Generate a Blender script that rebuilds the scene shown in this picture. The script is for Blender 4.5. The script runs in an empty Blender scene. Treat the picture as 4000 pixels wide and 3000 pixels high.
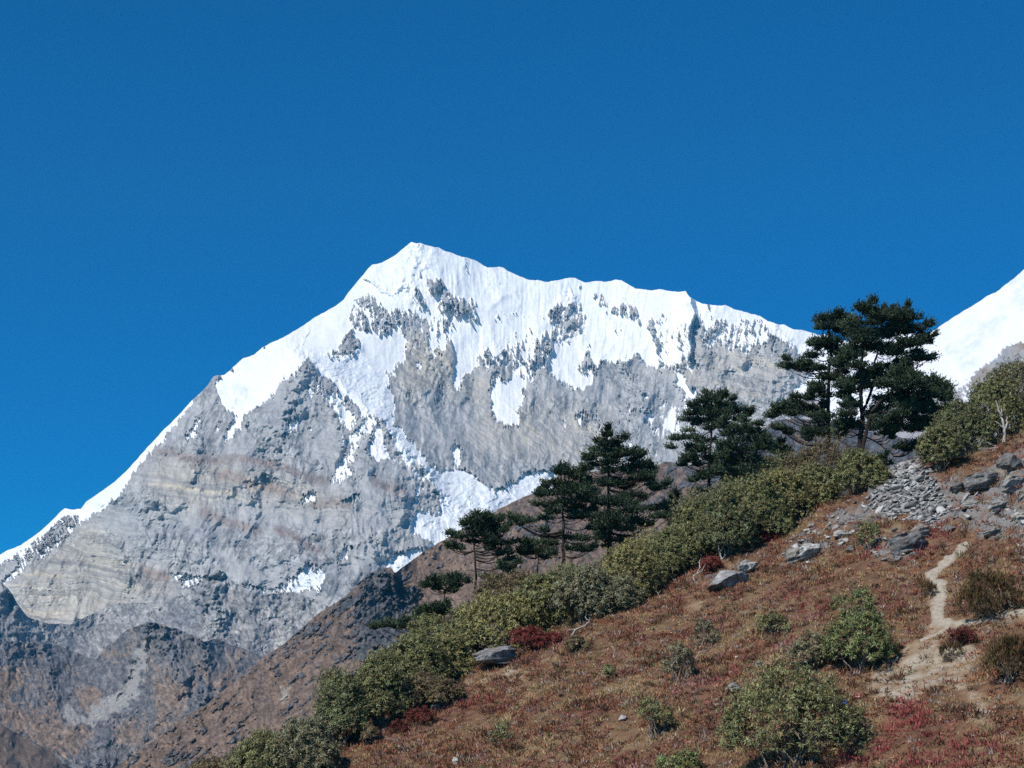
import bpy, math, random, time
import numpy as np
R = math.radians
T0 = time.time()

# ------------------------------------------------------------------ camera, sky, sun, exposure
scene = bpy.context.scene
PITCH = R(12.5)
FPX = 2000.0 / math.tan(R(16.0))          # focal length in pixels of the 4000 px wide photograph
cam_data = bpy.data.cameras.new("camera")
cam_data.sensor_width = 36.0
cam_data.lens = 36.0 * FPX / 4000.0
cam_data.clip_start = 0.5
cam_data.clip_end = 60000.0
camera = bpy.data.objects.new("camera", cam_data)
camera.location = (0, 0, 0)
camera.rotation_euler = (R(90) + PITCH, 0, 0)
scene.collection.objects.link(camera)
scene.camera = camera

SUN = np.array((-0.47, -0.52, 0.715)); SUN = SUN / np.linalg.norm(SUN)
sun_el = math.asin(SUN[2]); sun_az = math.atan2(SUN[0], SUN[1])
world = bpy.data.worlds.new("World"); scene.world = world
world.use_nodes = True
wn = world.node_tree.nodes; wl = world.node_tree.links
wn.clear()
sky = wn.new("ShaderNodeTexSky"); sky.sky_type = 'NISHITA'; sky.sun_disc = False
sky.sun_elevation = sun_el; sky.sun_rotation = sun_az
sky.altitude = 4200; sky.air_density = 1.0; sky.dust_density = 0.0; sky.ozone_density = 6.0
hsv = wn.new("ShaderNodeHueSaturation"); hsv.inputs["Saturation"].default_value = 1.30      # thin, dry high-altitude air
tint = wn.new("ShaderNodeVectorMath"); tint.operation = 'MULTIPLY'; tint.inputs[1].default_value = (0.06, 1.13, 1.16)
bgn = wn.new("ShaderNodeBackground"); bgn.inputs[1].default_value = 0.10
wo = wn.new("ShaderNodeOutputWorld")
wl.new(sky.outputs[0], hsv.inputs["Color"]); wl.new(hsv.outputs[0], tint.inputs[0]); wl.new(tint.outputs[0], bgn.inputs[0]); wl.new(bgn.outputs[0], wo.inputs[0])

sun_data = bpy.data.lights.new("sun", 'SUN'); sun_data.energy = 4.85; sun_data.angle = R(0.53)
sun_data.color = (1.0, 0.955, 0.89)
sun = bpy.data.objects.new("sun", sun_data)
from mathutils import Vector, Matrix
sun.rotation_euler = Vector(SUN).to_track_quat('Z', 'Y').to_euler()
sun.location = (-300, -100, 400)
scene.collection.objects.link(sun)
vs = scene.view_settings
vs.view_transform = 'Standard'; vs.look = 'None'; vs.exposure = 0.0; vs.gamma = 1.0; vs.use_curve_mapping = False
cy = scene.cycles
cy.max_bounces = 6; cy.diffuse_bounces = 2; cy.glossy_bounces = 1; cy.transmission_bounces = 2
cy.transparent_max_bounces = 4; cy.volume_bounces = 0
cy.use_denoising = False
cy.sample_clamp_indirect = 4.0

# ------------------------------------------------------------------ small helpers
COL = scene.collection
CT, ST = math.cos(PITCH), math.sin(PITCH)

def ray(px, py):
    u = (np.asarray(px, float) - 2000.0) / FPX; v = (1500.0 - np.asarray(py, float)) / FPX
    return u, CT - v * ST, ST + v * CT

def world_pt(px, py, Y):
    u, dy, dz = ray(px, py)
    s = Y / dy
    return np.stack([u * s, np.broadcast_to(Y, np.shape(s)), dz * s], -1)

def tag(o, label=None, cat=None, group=None, kind=None):
    if label: o["label"] = label
    if cat: o["category"] = cat
    if group: o["group"] = group
    if kind: o["kind"] = kind
    return o

def mesh_np(name, verts, faces, mat, parent=None, col=None, smooth=True, data_only=False, extra=None):
    """verts (N,3), faces (M,3|4) numpy -> ONE mesh object; col (N,3) becomes the point colour attribute 'Col'"""
    me = bpy.data.meshes.new(name)
    nv = len(verts); nf, k = faces.shape
    me.vertices.add(nv); me.vertices.foreach_set("co", np.ascontiguousarray(verts, np.float32).ravel())
    me.loops.add(nf * k); me.loops.foreach_set("vertex_index", np.ascontiguousarray(faces, np.int32).ravel())
    me.polygons.add(nf)
    me.polygons.foreach_set("loop_start", np.arange(0, nf * k, k, dtype=np.int32))
    if smooth: me.polygons.foreach_set("use_smooth", np.ones(nf, bool))
    me.update(calc_edges=True)
    if col is not None:
        a = me.attributes.new("Col", 'FLOAT_COLOR', 'POINT')
        c = np.ones((nv, 4), np.float32); c[:, :3] = col
        a.data.foreach_set("color", c.ravel())
    if mat: me.materials.append(mat)
    if data_only: return me
    o = bpy.data.objects.new(name, me); COL.objects.link(o)
    if parent: o.parent = parent
    return o

def empty(name, loc):
    o = bpy.data.objects.new(name, None); COL.objects.link(o); o.location = loc
    o.empty_display_size = 0.3
    return o

# ---- gradient noise in numpy
_rs = np.random.RandomState(7)
_perm = np.tile(_rs.permutation(256), 3).astype(np.int32)
_ga = _rs.rand(256) * 2 * np.pi
_gx, _gy = np.cos(_ga).astype(np.float32), np.sin(_ga).astype(np.float32)
def pn(x, y, seed=0):
    x = np.asarray(x, np.float32) + np.float32(seed * 17.31); y = np.asarray(y, np.float32) + np.float32(seed * 9.77)
    xf = np.floor(x); yf = np.floor(y)
    xi = xf.astype(np.int32) & 255; yi = yf.astype(np.int32) & 255
    fx = x - xf; fy = y - yf
    u = fx * fx * fx * (fx * (fx * 6 - 15) + 10); v = fy * fy * fy * (fy * (fy * 6 - 15) + 10)
    def g(ix, iy, dx, dy):
        h = _perm[_perm[ix & 255] + (iy & 255)]
        return _gx[h] * dx + _gy[h] * dy
    a = g(xi, yi, fx, fy); b = g(xi + 1, yi, fx - 1, fy)
    c = g(xi, yi + 1, fx, fy - 1); d = g(xi + 1, yi + 1, fx - 1, fy - 1)
    return ((a + u * (b - a)) + v * ((c + u * (d - c)) - (a + u * (b - a)))) * 1.5
def fbm(x, y, o=4, seed=0, g=0.5):
    s = 0; a = 1.0; t = 0
    for i in range(o):
        s = s + a * pn(x * 2 ** i, y * 2 ** i, seed + i * 3); t += a; a *= g
    return s / t
def ridged(x, y, o=4, seed=0, g=0.5):
    s = 0; a = 1.0; t = 0
    for i in range(o):
        s = s + a * (1 - 2 * np.abs(pn(x * 2 ** i, y * 2 ** i, seed + i * 5))); t += a; a *= g
    return s / t
def sstep(a, b, x):
    t = np.clip((x - a) / (b - a), 0, 1); return t * t * (3 - 2 * t)
def lerp(a, b, t):
    return a + (b - a) * t
def cmix(base, col, t):
    return base + (np.asarray(col, np.float32) - base) * np.clip(t, 0, 1)[..., None]

# ---- thin-plate interpolation from scattered control points
class TPS:
    def __init__(s, pts):
        p = np.array(pts, float); s.c = p[:, :2] / 1000.0; z = p[:, 2]; n = len(p)
        d = np.linalg.norm(s.c[:, None] - s.c[None], axis=2)
        K = np.where(d > 0, d * d * np.log(d + 1e-12), 0)
        P = np.c_[np.ones(n), s.c]
        A = np.zeros((n + 3, n + 3)); A[:n, :n] = K + np.eye(n) * 1e-4; A[:n, n:] = P; A[n:, :n] = P.T
        s.w = np.linalg.solve(A, np.r_[z, 0, 0, 0]); s.n = n
    def __call__(s, x, y):
        x = np.asarray(x, float) / 1000; y = np.asarray(y, float) / 1000
        o = s.w[s.n] + s.w[s.n + 1] * x + s.w[s.n + 2] * y
        for i in range(s.n):
            r2 = (x - s.c[i, 0]) ** 2 + (y - s.c[i, 1]) ** 2
            o = o + s.w[i] * 0.5 * r2 * np.log(r2 + 1e-12)
        return o

# ---- hand-traced outlines: each sheet is (x0, y0, scale) of the enlargement it was traced on
SH = {1: (1200, 900, .5425), 2: (0, 1300, .63291), 3: (2200, 1000, .5425), 4: (2900, 1000, .51234),
      5: (0, 2100, .72333), 6: (1400, 1700, .63291), 7: (2800, 1700, .5425), 8: (2600, 2200, .63291),
      9: (1000, 2200, .72333), 10: (2900, 1150, .45208), 11: (1900, 1500, .5425), 12: (1200, 1700, .45208), 0: (0, 0, 1.80832)}
def tr(s, pts):
    x0, y0, k = SH[s]; p = np.array(pts, float); return np.c_[x0 + p[:, 0] * k, y0 + p[:, 1] * k]

class Field:
    """coverage raster (2 px cells) that polygons are filled into, blurred and sampled at any point"""
    def __init__(s, x0=-400, y0=700, x1=4700, y1=3300, cell=3.0):
        s.x0, s.y0, s.c = x0, y0, cell
        s.a = np.zeros((int((y1 - y0) / cell), int((x1 - x0) / cell)), np.float32)
    def fill(s, poly, val):
        p = (poly - (s.x0, s.y0)) / s.c
        h, w = s.a.shape
        xa, xb = max(0, int(p[:, 0].min())), min(w, int(p[:, 0].max()) + 2)
        ya, yb = max(0, int(p[:, 1].min())), min(h, int(p[:, 1].max()) + 2)
        if xb <= xa or yb <= ya: return
        X, Y = np.meshgrid(np.arange(xa, xb) + .5, np.arange(ya, yb) + .5)
        ins = np.zeros(X.shape, bool); q = np.roll(p, -1, 0)
        for (ax, ay), (bx, by) in zip(p, q):
            if ay == by: continue
            c = (ay > Y) != (by > Y)
            ins ^= c & (X < (bx - ax) * (Y - ay) / (by - ay) + ax)
        s.a[ya:yb, xa:xb][ins] = val
    def blur(s, r):
        k = max(1, int(r / s.c)); n = 2 * k + 1
        for _ in range(2):
            for ax in (0, 1):
                pad = [(k + 1, k), (0, 0)] if ax == 0 else [(0, 0), (k + 1, k)]
                cs = np.cumsum(np.pad(s.a, pad, mode='edge'), axis=ax, dtype=np.float64)
                s.a = ((np.take(cs, range(n, cs.shape[ax]), ax) - np.take(cs, range(0, cs.shape[ax] - n), ax)) / n).astype(np.float32)
        return s
    def __call__(s, x, y):
        h, w = s.a.shape
        fx = np.clip((x - s.x0) / s.c - .5, 0, w - 1.01); fy = np.clip((y - s.y0) / s.c - .5, 0, h - 1.01)
        ix = fx.astype(int); iy = fy.astype(int); fx = fx - ix; fy = fy - iy
        a = s.a
        return (a[iy, ix] * (1 - fx) + a[iy, ix + 1] * fx) * (1 - fy) + (a[iy + 1, ix] * (1 - fx) + a[iy + 1, ix + 1] * fx) * fy

def seg_dist(x, y, line):
    """distance to a polyline, side (+ right of travel) and position along it 0..1"""
    best = np.full(np.shape(x), 1e9, np.float32); side = np.zeros(np.shape(x), np.float32); pos = np.zeros(np.shape(x), np.float32)
    L = np.r_[0, np.cumsum(np.linalg.norm(np.diff(line, axis=0), axis=1))]
    for i in range(len(line) - 1):
        (ax, ay), (bx, by) = line[i], line[i + 1]
        dx, dy = bx - ax, by - ay; l2 = dx * dx + dy * dy + 1e-9
        t = np.clip(((x - ax) * dx + (y - ay) * dy) / l2, 0, 1)
        ex = x - ax - t * dx; ey = y - ay - t * dy
        d = np.sqrt(ex * ex + ey * ey); m = d < best
        best = np.where(m, d, best); side = np.where(m, np.sign(dx * ey - dy * ex), side)
        pos = np.where(m, (L[i] + t * (L[i + 1] - L[i])) / L[-1], pos)
    return best, side, pos
# ------------------------------------------------------------------ terrain materials
def terrain_mat(name, fine=0.03, bump=0.5, dist=1.0, var=0.25, rough=0.95):
    m = bpy.data.materials.new(name); m.use_nodes = True
    n = m.node_tree.nodes; l = m.node_tree.links
    b = n["Principled BSDF"]; b.inputs["Roughness"].default_value = rough
    b.inputs["Specular IOR Level"].default_value = 0.1
    at = n.new("ShaderNodeAttribute"); at.attribute_name = "Col"
    tc = n.new("ShaderNodeTexCoord")
    ns = n.new("ShaderNodeTexNoise"); ns.inputs["Scale"].default_value = fine; ns.inputs["Detail"].default_value = 6
    ns.inputs["Roughness"].default_value = 0.65
    l.new(tc.outputs["Object"], ns.inputs["Vector"])
    mr = n.new("ShaderNodeMapRange"); mr.inputs[1].default_value = 0.25; mr.inputs[2].default_value = 0.75
    mr.inputs[3].default_value = 1 - var; mr.inputs[4].default_value = 1 + var
    l.new(ns.outputs["Fac"], mr.inputs[0])
    mx = n.new("ShaderNodeVectorMath"); mx.operation = 'SCALE'
    l.new(at.outputs["Color"], mx.inputs[0]); l.new(mr.outputs[0], mx.inputs["Scale"])
    l.new(mx.outputs[0], b.inputs["Base Color"])
    if bump:
        bp = n.new("ShaderNodeBump"); bp.inputs["Strength"].default_value = bump; bp.inputs["Distance"].default_value = dist
        l.new(ns.outputs["Fac"], bp.inputs["Height"]); l.new(bp.outputs["Normal"], b.inputs["Normal"])
    return m

def relief(name, skyline, bottom, x0, x1, step, rows, surf, mat, back):
    """a mountain side as one sheet from its skyline down to its foot, with a short far side behind the crest.
    surf(px,py) -> (depth in metres, colour)"""
    sk = skyline[np.argsort(skyline[:, 0])]
    px = np.arange(x0, x1 + step, step)
    top = np.interp(px, sk[:, 0], sk[:, 1])
    top = top + 3.0 * fbm(px / 23.0, px * 0 + .5, 3, 91) + 4 * fbm(px / 60.0, px * 0 + 2.5, 2, 92)
    bot = np.interp(px, bottom[:, 0], bottom[:, 1]) if hasattr(bottom, 'shape') else np.full(px.shape, float(bottom))
    bot = np.maximum(bot, top + 60)
    t = np.linspace(0, 1, rows)[:, None]
    PY = top[None] * (1 - t) + bot[None] * t
    PX = np.broadcast_to(px[None], PY.shape).copy()
    Y, C = surf(PX, PY)
    V = world_pt(PX, PY, Y)
    # far side of the crest
    nb = 6
    Vb = []; 
    for k in range(nb, 0, -1):
        q = V[0].copy(); q[:, 1] += back * k * .5; q[:, 2] -= back * (k * .5) ** 1.1 * .85
        Vb.append(q)
    V = np.concatenate([np.array(Vb), V], 0); C = np.concatenate([np.repeat(C[:1], nb, 0), C], 0)
    h, w = V.shape[:2]
    idx = np.arange(h * w).reshape(h, w)
    F = np.stack([idx[:-1, :-1], idx[1:, :-1], idx[1:, 1:], idx[:-1, 1:]], -1).reshape(-1, 4)
    return mesh_np(name, V.reshape(-1, 3), F, mat, col=np.clip(C, 0, .92).reshape(-1, 3))

M_alp = terrain_mat("alpine_rock_and_snow", 0.05, 0.14, 6.0, 0.08)
M_hill = terrain_mat("alpine_hill", 0.06, 0.6, 5.0, 0.30)

# ------------------------------------------------------------------ the great snow mountain
sky2 = tr(2, [(-250,1520),(0,1370),(70,1335),(130,1310),(180,1275),(240,1235),(300,1180),(350,1130),(400,1085),(450,1092),(500,1088),(530,1045),(600,995),(680,940),(740,890),(800,830),(870,750),(950,660),(1050,560),(1120,490),(1190,415),(1280,325),(1320,270),(1340,265),(1385,262),(1440,210),(1500,155),(1570,130),(1620,90),(1700,50),(1800,0)])
sky1 = tr(1, [(60,625),(150,575),(230,525),(260,500),(300,440),(340,395),(380,345),(430,285),(470,245),(540,232),(620,190),(680,140),(720,105),(750,82),(785,92),(810,88),(850,105),(900,115),(950,125),(1000,148),(1060,165),(1110,188),(1150,195),(1190,210),(1240,235),(1300,268),(1340,265),(1380,265),(1415,272),(1450,295),(1500,312),(1550,335),(1580,350),(1640,362),(1730,372),(1800,362)])
sky3 = tr(3, [(0,168),(50,155),(90,158),(160,190),(240,182),(310,188),(370,170),(420,178),(470,205),(520,235),(580,245),(640,250),(690,238),(750,250),(830,262),(880,255),(905,290),(960,325),(1000,345),(1060,350),(1120,358),(1165,355),(1220,380),(1300,400),(1360,415),(1420,430),(1470,465),(1540,490),(1600,495),(1650,525),(1710,530),(1770,545),(1830,570),(1885,565),(1930,585),(2050,610),(2300,590),(2450,555),(2600,560),(3100,600)])
MAIN_SKY = np.concatenate([sky2, sky1, sky3])

SN = Field()                                 # where snow lies: 1 full, .6 broken, 0 bare
for s, v, p in [
 # upper cap and the crest to the right
 (1, 1, [(-120,760),(-120,640),(260,440),(430,230),(750,20),(1300,200),(1800,300),(2300,260),(2300,460),(2190,520),(2120,560),(2060,620),(1990,560),(1900,470),(1850,480),(1790,520),(1730,590),(1680,640),(1620,640),(1580,600),(1520,610),(1450,585),(1360,600),(1320,640),(1240,630),(1180,600),(1100,600),(1010,600),(950,650),(880,680),(830,610),(780,590),(700,565),(620,540),(560,560),(510,500),(470,455),(400,480),(330,500),(290,590),(320,700),(200,860),(0,820)]),
 (1, .74, [(720,320),(800,290),(900,310),(1000,340),(1060,420),(1180,460),(1240,540),(1240,620),(1100,640),(990,600),(900,680),(830,620),(760,580),(740,480)]),
 (1, .0, [(860,360),(920,345),(1000,380),(990,440),(960,460),(900,450),(880,420)]),
 (1, .15, [(950,490),(1000,440),(1060,450),(1120,470),(1180,470),(1230,520),(1220,570),(1170,600),(1080,610),(1000,590),(950,560)]),
 (1, .1, [(750,420),(790,410),(840,500),(850,540),(800,510),(760,470)]),
 (1, .3, [(780,300),(880,310),(860,350),(800,345)]),
 (1, .1, [(1145,230),(1165,230),(1165,290),(1150,340),(1135,290)]),
 (1, .2, [(1365,350),(1395,360),(1400,385),(1370,375)]),
 (1, .1, [(965,255),(985,265),(975,285)]), (1, .15, [(870,215),(890,200),(880,235)]),
 # left rock islands under the cap
 (1, .2, [(290,590),(330,500),(390,485),(430,545),(480,460),(520,510),(570,565),(620,545),(640,590),(700,570),(760,590),(810,625),(850,640),(830,740),(700,700),(640,665),(600,740),(560,750),(440,710),(380,725),(340,660),(300,640)]),
 (1, 0.75, [(410,560),(450,540),(470,640),(440,650)]),
 (1, .9, [(370,700),(440,710),(560,760),(620,690),(650,665),(690,700),(705,760),(705,930),(640,950),(625,1060),(600,1050),(560,970),(520,930),(470,880),(400,830),(320,760),(330,690)]),
 (1, 0.75, [(860,760),(910,720),(930,830),(920,900),(935,940),(900,880)]), (1, 0.68, [(940,800),(980,790),(990,900),(950,850)]),
 (1, 0.73, [(795,820),(815,815),(815,860),(800,865)]), (1, 0.71, [(780,950),(810,945),(825,985),(790,990)]),
 # central hanging snow
 (1, .95, [(1000,610),(1080,620),(1200,650),(1300,640),(1370,650),(1390,700),(1450,680),(1440,770),(1450,850),(1390,870),(1330,900),(1280,860),(1220,900),(1190,990),(1165,1025),(1140,1010),(1100,1080),(1125,1140),(1080,1140),(1045,1100),(1060,1000),(1050,800),(1040,700)]),
 (1, .3, [(1365,735),(1395,735),(1395,770),(1370,765)]), (1, .3, [(1270,830),(1330,850),(1310,880)]),
 (1, 0.79, [(1450,600),(1580,640),(1600,760),(1560,820),(1480,830),(1500,930),(1560,1010),(1600,1000),(1640,900),(1650,960),(1620,1040),(1600,1100),(1540,1130),(1470,1080),(1480,1020),(1510,1010),(1440,870)]),
 (1, .8, [(1500,930),(1560,960),(1640,930),(1630,1010),(1590,1050),(1540,1040)]),
 (1, .52, [(1380,610),(1560,620),(1700,640),(1800,540),(1900,480),(2050,520),(2060,640),(2000,760),(1850,850),(1740,900),(1700,1000),(1640,1060),(1600,1100),(1500,1060),(1470,960),(1440,860)]), (1, .42, [(880,640),(1040,640),(1050,790),(960,800),(860,780)]), (1, .40, [(1200,900),(1440,870),(1500,960),(1300,1010),(1200,980)]),
 (3, .50, [(640,420),(800,420),(950,450),(960,560),(900,740),(780,780),(700,700),(650,560)]), (3, .10, [(380,1000),(640,960),(900,1040),(900,1280),(700,1420),(440,1380),(60,1240),(60,1120),(300,1080)]), (3, .40, [(960,380),(1280,430),(1500,560),(1300,700),(1000,620)]),
 # the V-shaped bright snow face
 (1, 1, [(2020,720),(2020,800),(1960,960),(1930,1020),(2060,1040),(2050,1110),(1960,1130),(1830,1080),(1740,1010),(1720,1000),(1760,890),(1830,810),(1920,790)]),
 (1, 0.75, [(1310,1130),(1360,1050),(1440,1090),(1490,1040),(1560,1150),(1580,1190),(1540,1220),(1520,1290),(1520,1380),(1480,1390),(1440,1410),(1400,1370),(1330,1370),(1340,1270),(1320,1180)]),
 (3, .78, [(-60,180),(440,140),(900,220),(960,330),(1000,350),(960,400),(950,440),(850,460),(780,420),(700,400),(640,440),(600,500),(560,470),(480,420),(380,370),(300,400),(230,440),(190,540),(100,520),(-40,440)]),
 (3, 1, [(-60,100),(440,120),(900,220),(900,275),(830,290),(700,300),(640,320),(560,330),(500,300),(440,300),(380,330),(330,330),(300,240),(200,240),(130,190),(60,190),(-60,230)]),
 (3, .24, [(-60,340),(0,330),(60,340),(110,330),(150,420),(130,520),(60,600),(0,640),(-120,700),(-220,640),(-100,520)]),
 (3, .25, [(400,350),(440,340),(550,400),(540,450),(480,460),(400,420)]), (3, .3, [(200,260),(310,270),(300,370),(230,340)]),
 (3, .2, [(60,200),(120,180),(130,240),(70,240)]), (3, .2, [(860,285),(905,285),(900,305),(865,300)]),
 (3, 1, [(200,440),(280,400),(420,420),(520,470),(620,520),(650,600),(690,770),(640,790),(600,780),(540,690),(480,720),(420,750),(380,770),(330,750),(290,735),(240,780),(210,740),(180,660),(190,560)]),
 (3, .3, [(310,490),(440,490),(430,540),(330,540)]),
 # right crest
 (3, .95, [(890,200),(1000,340),(1165,330),(1420,400),(1500,460),(1890,540),(3400,500),(3400,1000),(2212,1000),(1980,980),(1900,800),(1800,740),(1690,700),(1660,650),(1570,590),(1480,510),(1420,450),(1360,460),(1290,430),(1200,390),(1120,385),(1060,370),(960,400)]),
 (3, 0.68, [(960,370),(1180,390),(1240,440),(1260,500),(1200,480),(1100,450),(1060,520),(1000,500)]),
 (3, 0.68, [(1250,440),(1290,440),(1260,520),(1245,500)]), (3, 0.68, [(1380,470),(1450,490),(1400,510)]),
 (3, 0.65, [(1680,690),(1850,770),(1880,840),(1740,800)]),
 (3, .9, [(1900,820),(1800,850),(1700,930),(1640,1000),(1610,1050),(1720,990),(1780,930),(1860,890),(1900,1100),(2300,1100),(2300,800)]),
 (3, .85, [(690,650),(740,730),(790,790),(740,790),(700,740)]), (3, 0.75, [(800,820),(870,850),(890,920),(950,980),(970,1010),(860,1040),(870,960),(820,940)]),
 (3, 0.73, [(860,780),(960,770),(980,820),(900,820)]), (3, .9, [(560,990),(610,1000),(600,1060),(570,1050)]), (3, .9, [(590,1140),(640,1130),(650,1200),(610,1220)]),
 (3, .75, [(730,1170),(790,1100),(820,1120),(790,1200),(870,1260),(800,1260),(720,1230)]), (3, 0.73, [(460,1080),(520,1090),(500,1120),(470,1120)]),
 (3, .8, [(690,1060),(720,1050),(720,1100),(700,1120)]), (3, 0.68, [(640,1240),(700,1230),(690,1280),(650,1280)]),
 (3, 0.73, [(850,1250),(960,1240),(980,1290),(870,1280)]), (3, .7, [(640,1390),(660,1390),(670,1440),(650,1440)]), (3, .8, [(440,1330),(470,1320),(480,1360),(450,1360)]),
 (3, .7, [(90,1170),(120,1120),(140,1180),(110,1200)]), (3, .7, [(0,1190),(40,1190),(30,1240),(0,1250)]),
 # left snow flank, glacier tongues
 (2, 1, [(1330,285),(1400,250),(1500,130),(1800,-20),(2100,-60),(2000,100),(1930,130),(1880,155),(1820,230),(1750,300),(1680,380),(1600,450),(1500,510),(1430,600),(1370,665),(1400,580),(1480,490),(1420,495),(1380,460),(1350,380),(1335,330)]),
 (2, 0.68, [(1620,260),(1790,200),(1760,280),(1640,340)]), (2, .0, [(1815,40),(1850,5),(1850,20),(1820,45)]),
 (1, .95, [(-40,760),(60,840),(130,870),(170,930),(340,900),(380,840),(440,860),(520,930),(580,1060),(590,1180),(620,1200),(630,1280),(600,1350),(640,1400),(700,1480),(790,1590),(900,1690),(720,1690),(620,1500),(540,1350),(480,1330),(420,1340),(380,1330),(340,1240),(260,1180),(200,1110),(130,1040),(60,1000),(0,900)]),
 (12, .97, [(690,-60),(800,0),(960,130),(1000,200),(1090,260),(1130,330),(1200,300),(1280,290),(1360,290),(1430,340),(1500,400),(1560,450),(1640,470),(1700,440),(1800,400),(1880,330),(1960,330),(2020,310),(2100,300),(2212,240),(2260,330),(2260,450),(2060,500),(1900,600),(1700,750),(1560,820),(1390,900),(1180,990),(1000,1100),(850,1220),(755,1290),(690,1230),(690,1090),(780,1020),(900,980),(1020,980),(1090,900),(900,840),(870,830),(900,740),(960,630),(1010,650),(1110,680),(1150,620),(1140,540),(1110,440),(1050,370),(1000,280),(930,190),(820,110),(760,40)]),
 (12, .85, [(1240,110),(1270,80),(1320,90),(1340,130),(1310,250),(1285,265),(1260,220)]),
 (12, .0, [(2010,370),(2040,370),(2090,420),(2030,450)]),
 (12, 1, [(500,110),(560,20),(600,-20),(630,0),(700,150),(700,200),(620,215),(540,180)]),
 (12, 0.69, [(460,20),(370,110),(240,270),(200,410),(300,400),(410,320),(390,290),(330,280),(430,180),(440,110)]),
 (12, 0.69, [(640,0),(600,-120),(520,-160),(400,-20),(300,90),(430,60),(540,-30)]),
 (12, 0.75, [(700,200),(800,210),(800,270),(760,260)]), (12, 1, [(-40,520),(60,485),(80,565),(-40,585)]), (12, .95, [(290,575),(350,535),(420,520),(480,505),(380,590)]),
 (12, .95, [(870,280),(940,330),(1050,370),(1000,385),(930,360)]), (12, .9, [(930,580),(950,480),(990,430),(970,520),(950,600)]), (12, .8, [(1010,420),(1050,390),(1030,420)]),
 (12, .8, [(540,340),(570,340),(650,385),(560,365)]), (12, .9, [(180,620),(260,550),(200,620)]), (12, .7, [(300,1000),(400,950),(400,980),(330,1080),(240,1110)]),
 (12, 1, [(235,1165),(310,1135),(270,1175)]), (12, 1, [(465,1155),(540,1105),(520,1135)]), (12, 1, [(355,1225),(415,1185),(400,1205)]), (12, 0.73, [(440,340),(470,340),(450,380)]),
 (2, .85, [(1740,645),(1780,570),(1840,530),(1865,550),(1800,610)]), (2, .9, [(1895,615),(1910,590),(1945,570),(1930,600)]), (2, .8, [(1510,590),(1545,545),(1535,610)]),
 (2, .85, [(1370,665),(1430,590),(1510,505),(1490,580),(1430,650)]), (2, 0.67, [(1220,510),(1250,530),(1210,640),(1160,690),(1130,650)]),
 (2, .95, [(1850,1035),(1870,1000),(1945,975),(1950,1030)]), (2, 0.63, [(2080,640),(2130,660),(2110,690)]), (2, 0.68, [(1890,330),(1980,270),(1960,380),(1900,400)]),
 (2, 0.67, [(1950,330),(2100,380),(2200,560),(2150,600),(2050,470)]),
 (2, 0.65, [(1330,540),(1380,560),(1360,620),(1340,600)]),
 # long snow edge of the left ridge
 (2, 1, [(-300,1540),(-300,1400),(0,1320),(250,1190),(380,1060),(520,1030),(740,860),(950,630),(1190,380),(1195,440),(1110,530),(1050,615),(980,690),(850,820),(790,920),(740,1000),(690,1040),(660,1075),(590,1110),(560,1140),(500,1165),(430,1250),(330,1330),(240,1395),(250,1370),(330,1300),(400,1250),(470,1160),(490,1110),(420,1130),(385,1135),(250,1250),(150,1330),(60,1400),(0,1430),(-300,1590)]),
 (2, 1, [(-20,1545),(90,1465),(180,1385),(188,1412),(100,1495),(20,1550)]), (2, 1, [(222,1340),(280,1318),(292,1340),(255,1395)]),
 (2, .36, [(60,1400),(150,1330),(300,1210),(420,1140),(480,1130),(400,1240),(300,1320),(180,1400),(100,1420)]),
 # foot of the face
 (2, .8, [(1460,1545),(1700,1580),(1780,1530),(1830,1490),(1900,1415),(2012,1475),(1980,1595),(1920,1570),(1800,1610),(1700,1605),(1560,1590)]),
 (2, 0.67, [(1030,1475),(1280,1500),(1300,1540),(1170,1590),(1100,1540)]), (2, 0.63, [(2000,1270),(2120,1210),(2100,1230)]), (2, .7, [(2110,1330),(2150,1305),(2185,1320),(2130,1345)]),
]: SN.fill(tr(s, p), v)
SN.blur(4)
SNV = Field(); SNV.a = SN.a.copy()              # the same, smeared down the fall line
_k = 10; _p = np.cumsum(np.pad(SNV.a, [(_k + 1, _k), (0, 0)], mode='edge'), axis=0, dtype=np.float64)
SNV.a = ((_p[2 * _k + 1:] - _p[:-2 * _k - 1]) / (2 * _k + 1)).astype(np.float32)
ICE = Field()                                # broken grey-blue glacier ice
for s, p in [(1, [(60,840),(170,930),(380,840),(580,1060),(620,1200),(630,1280),(600,1350),(900,1690),(720,1690),(480,1330),(130,1040),(0,900)]),
             (12, [(690,-60),(960,130),(1130,330),(1280,290),(1500,400),(1700,440),(1960,330),(2260,330),(2060,500),(1700,640),(1390,720),(1000,900),(755,1290),(600,1230),(690,1090),(1090,900),(900,740),(1110,680),(1110,440),(930,190)]),
             (2, [(1340,290),(1520,300),(1560,350),(1490,450),(1420,490),(1380,460),(1350,380)]), (2, [(1430,1500),(2030,1400),(2012,1475),(1980,1595),(1560,1610)]), (2, [(1030,1475),(1280,1500),(1300,1540),(1170,1590)])]:
    ICE.fill(tr(s, p), 1)
ICE.blur(12)
TAN = Field()                                # warm limestone bands
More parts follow.
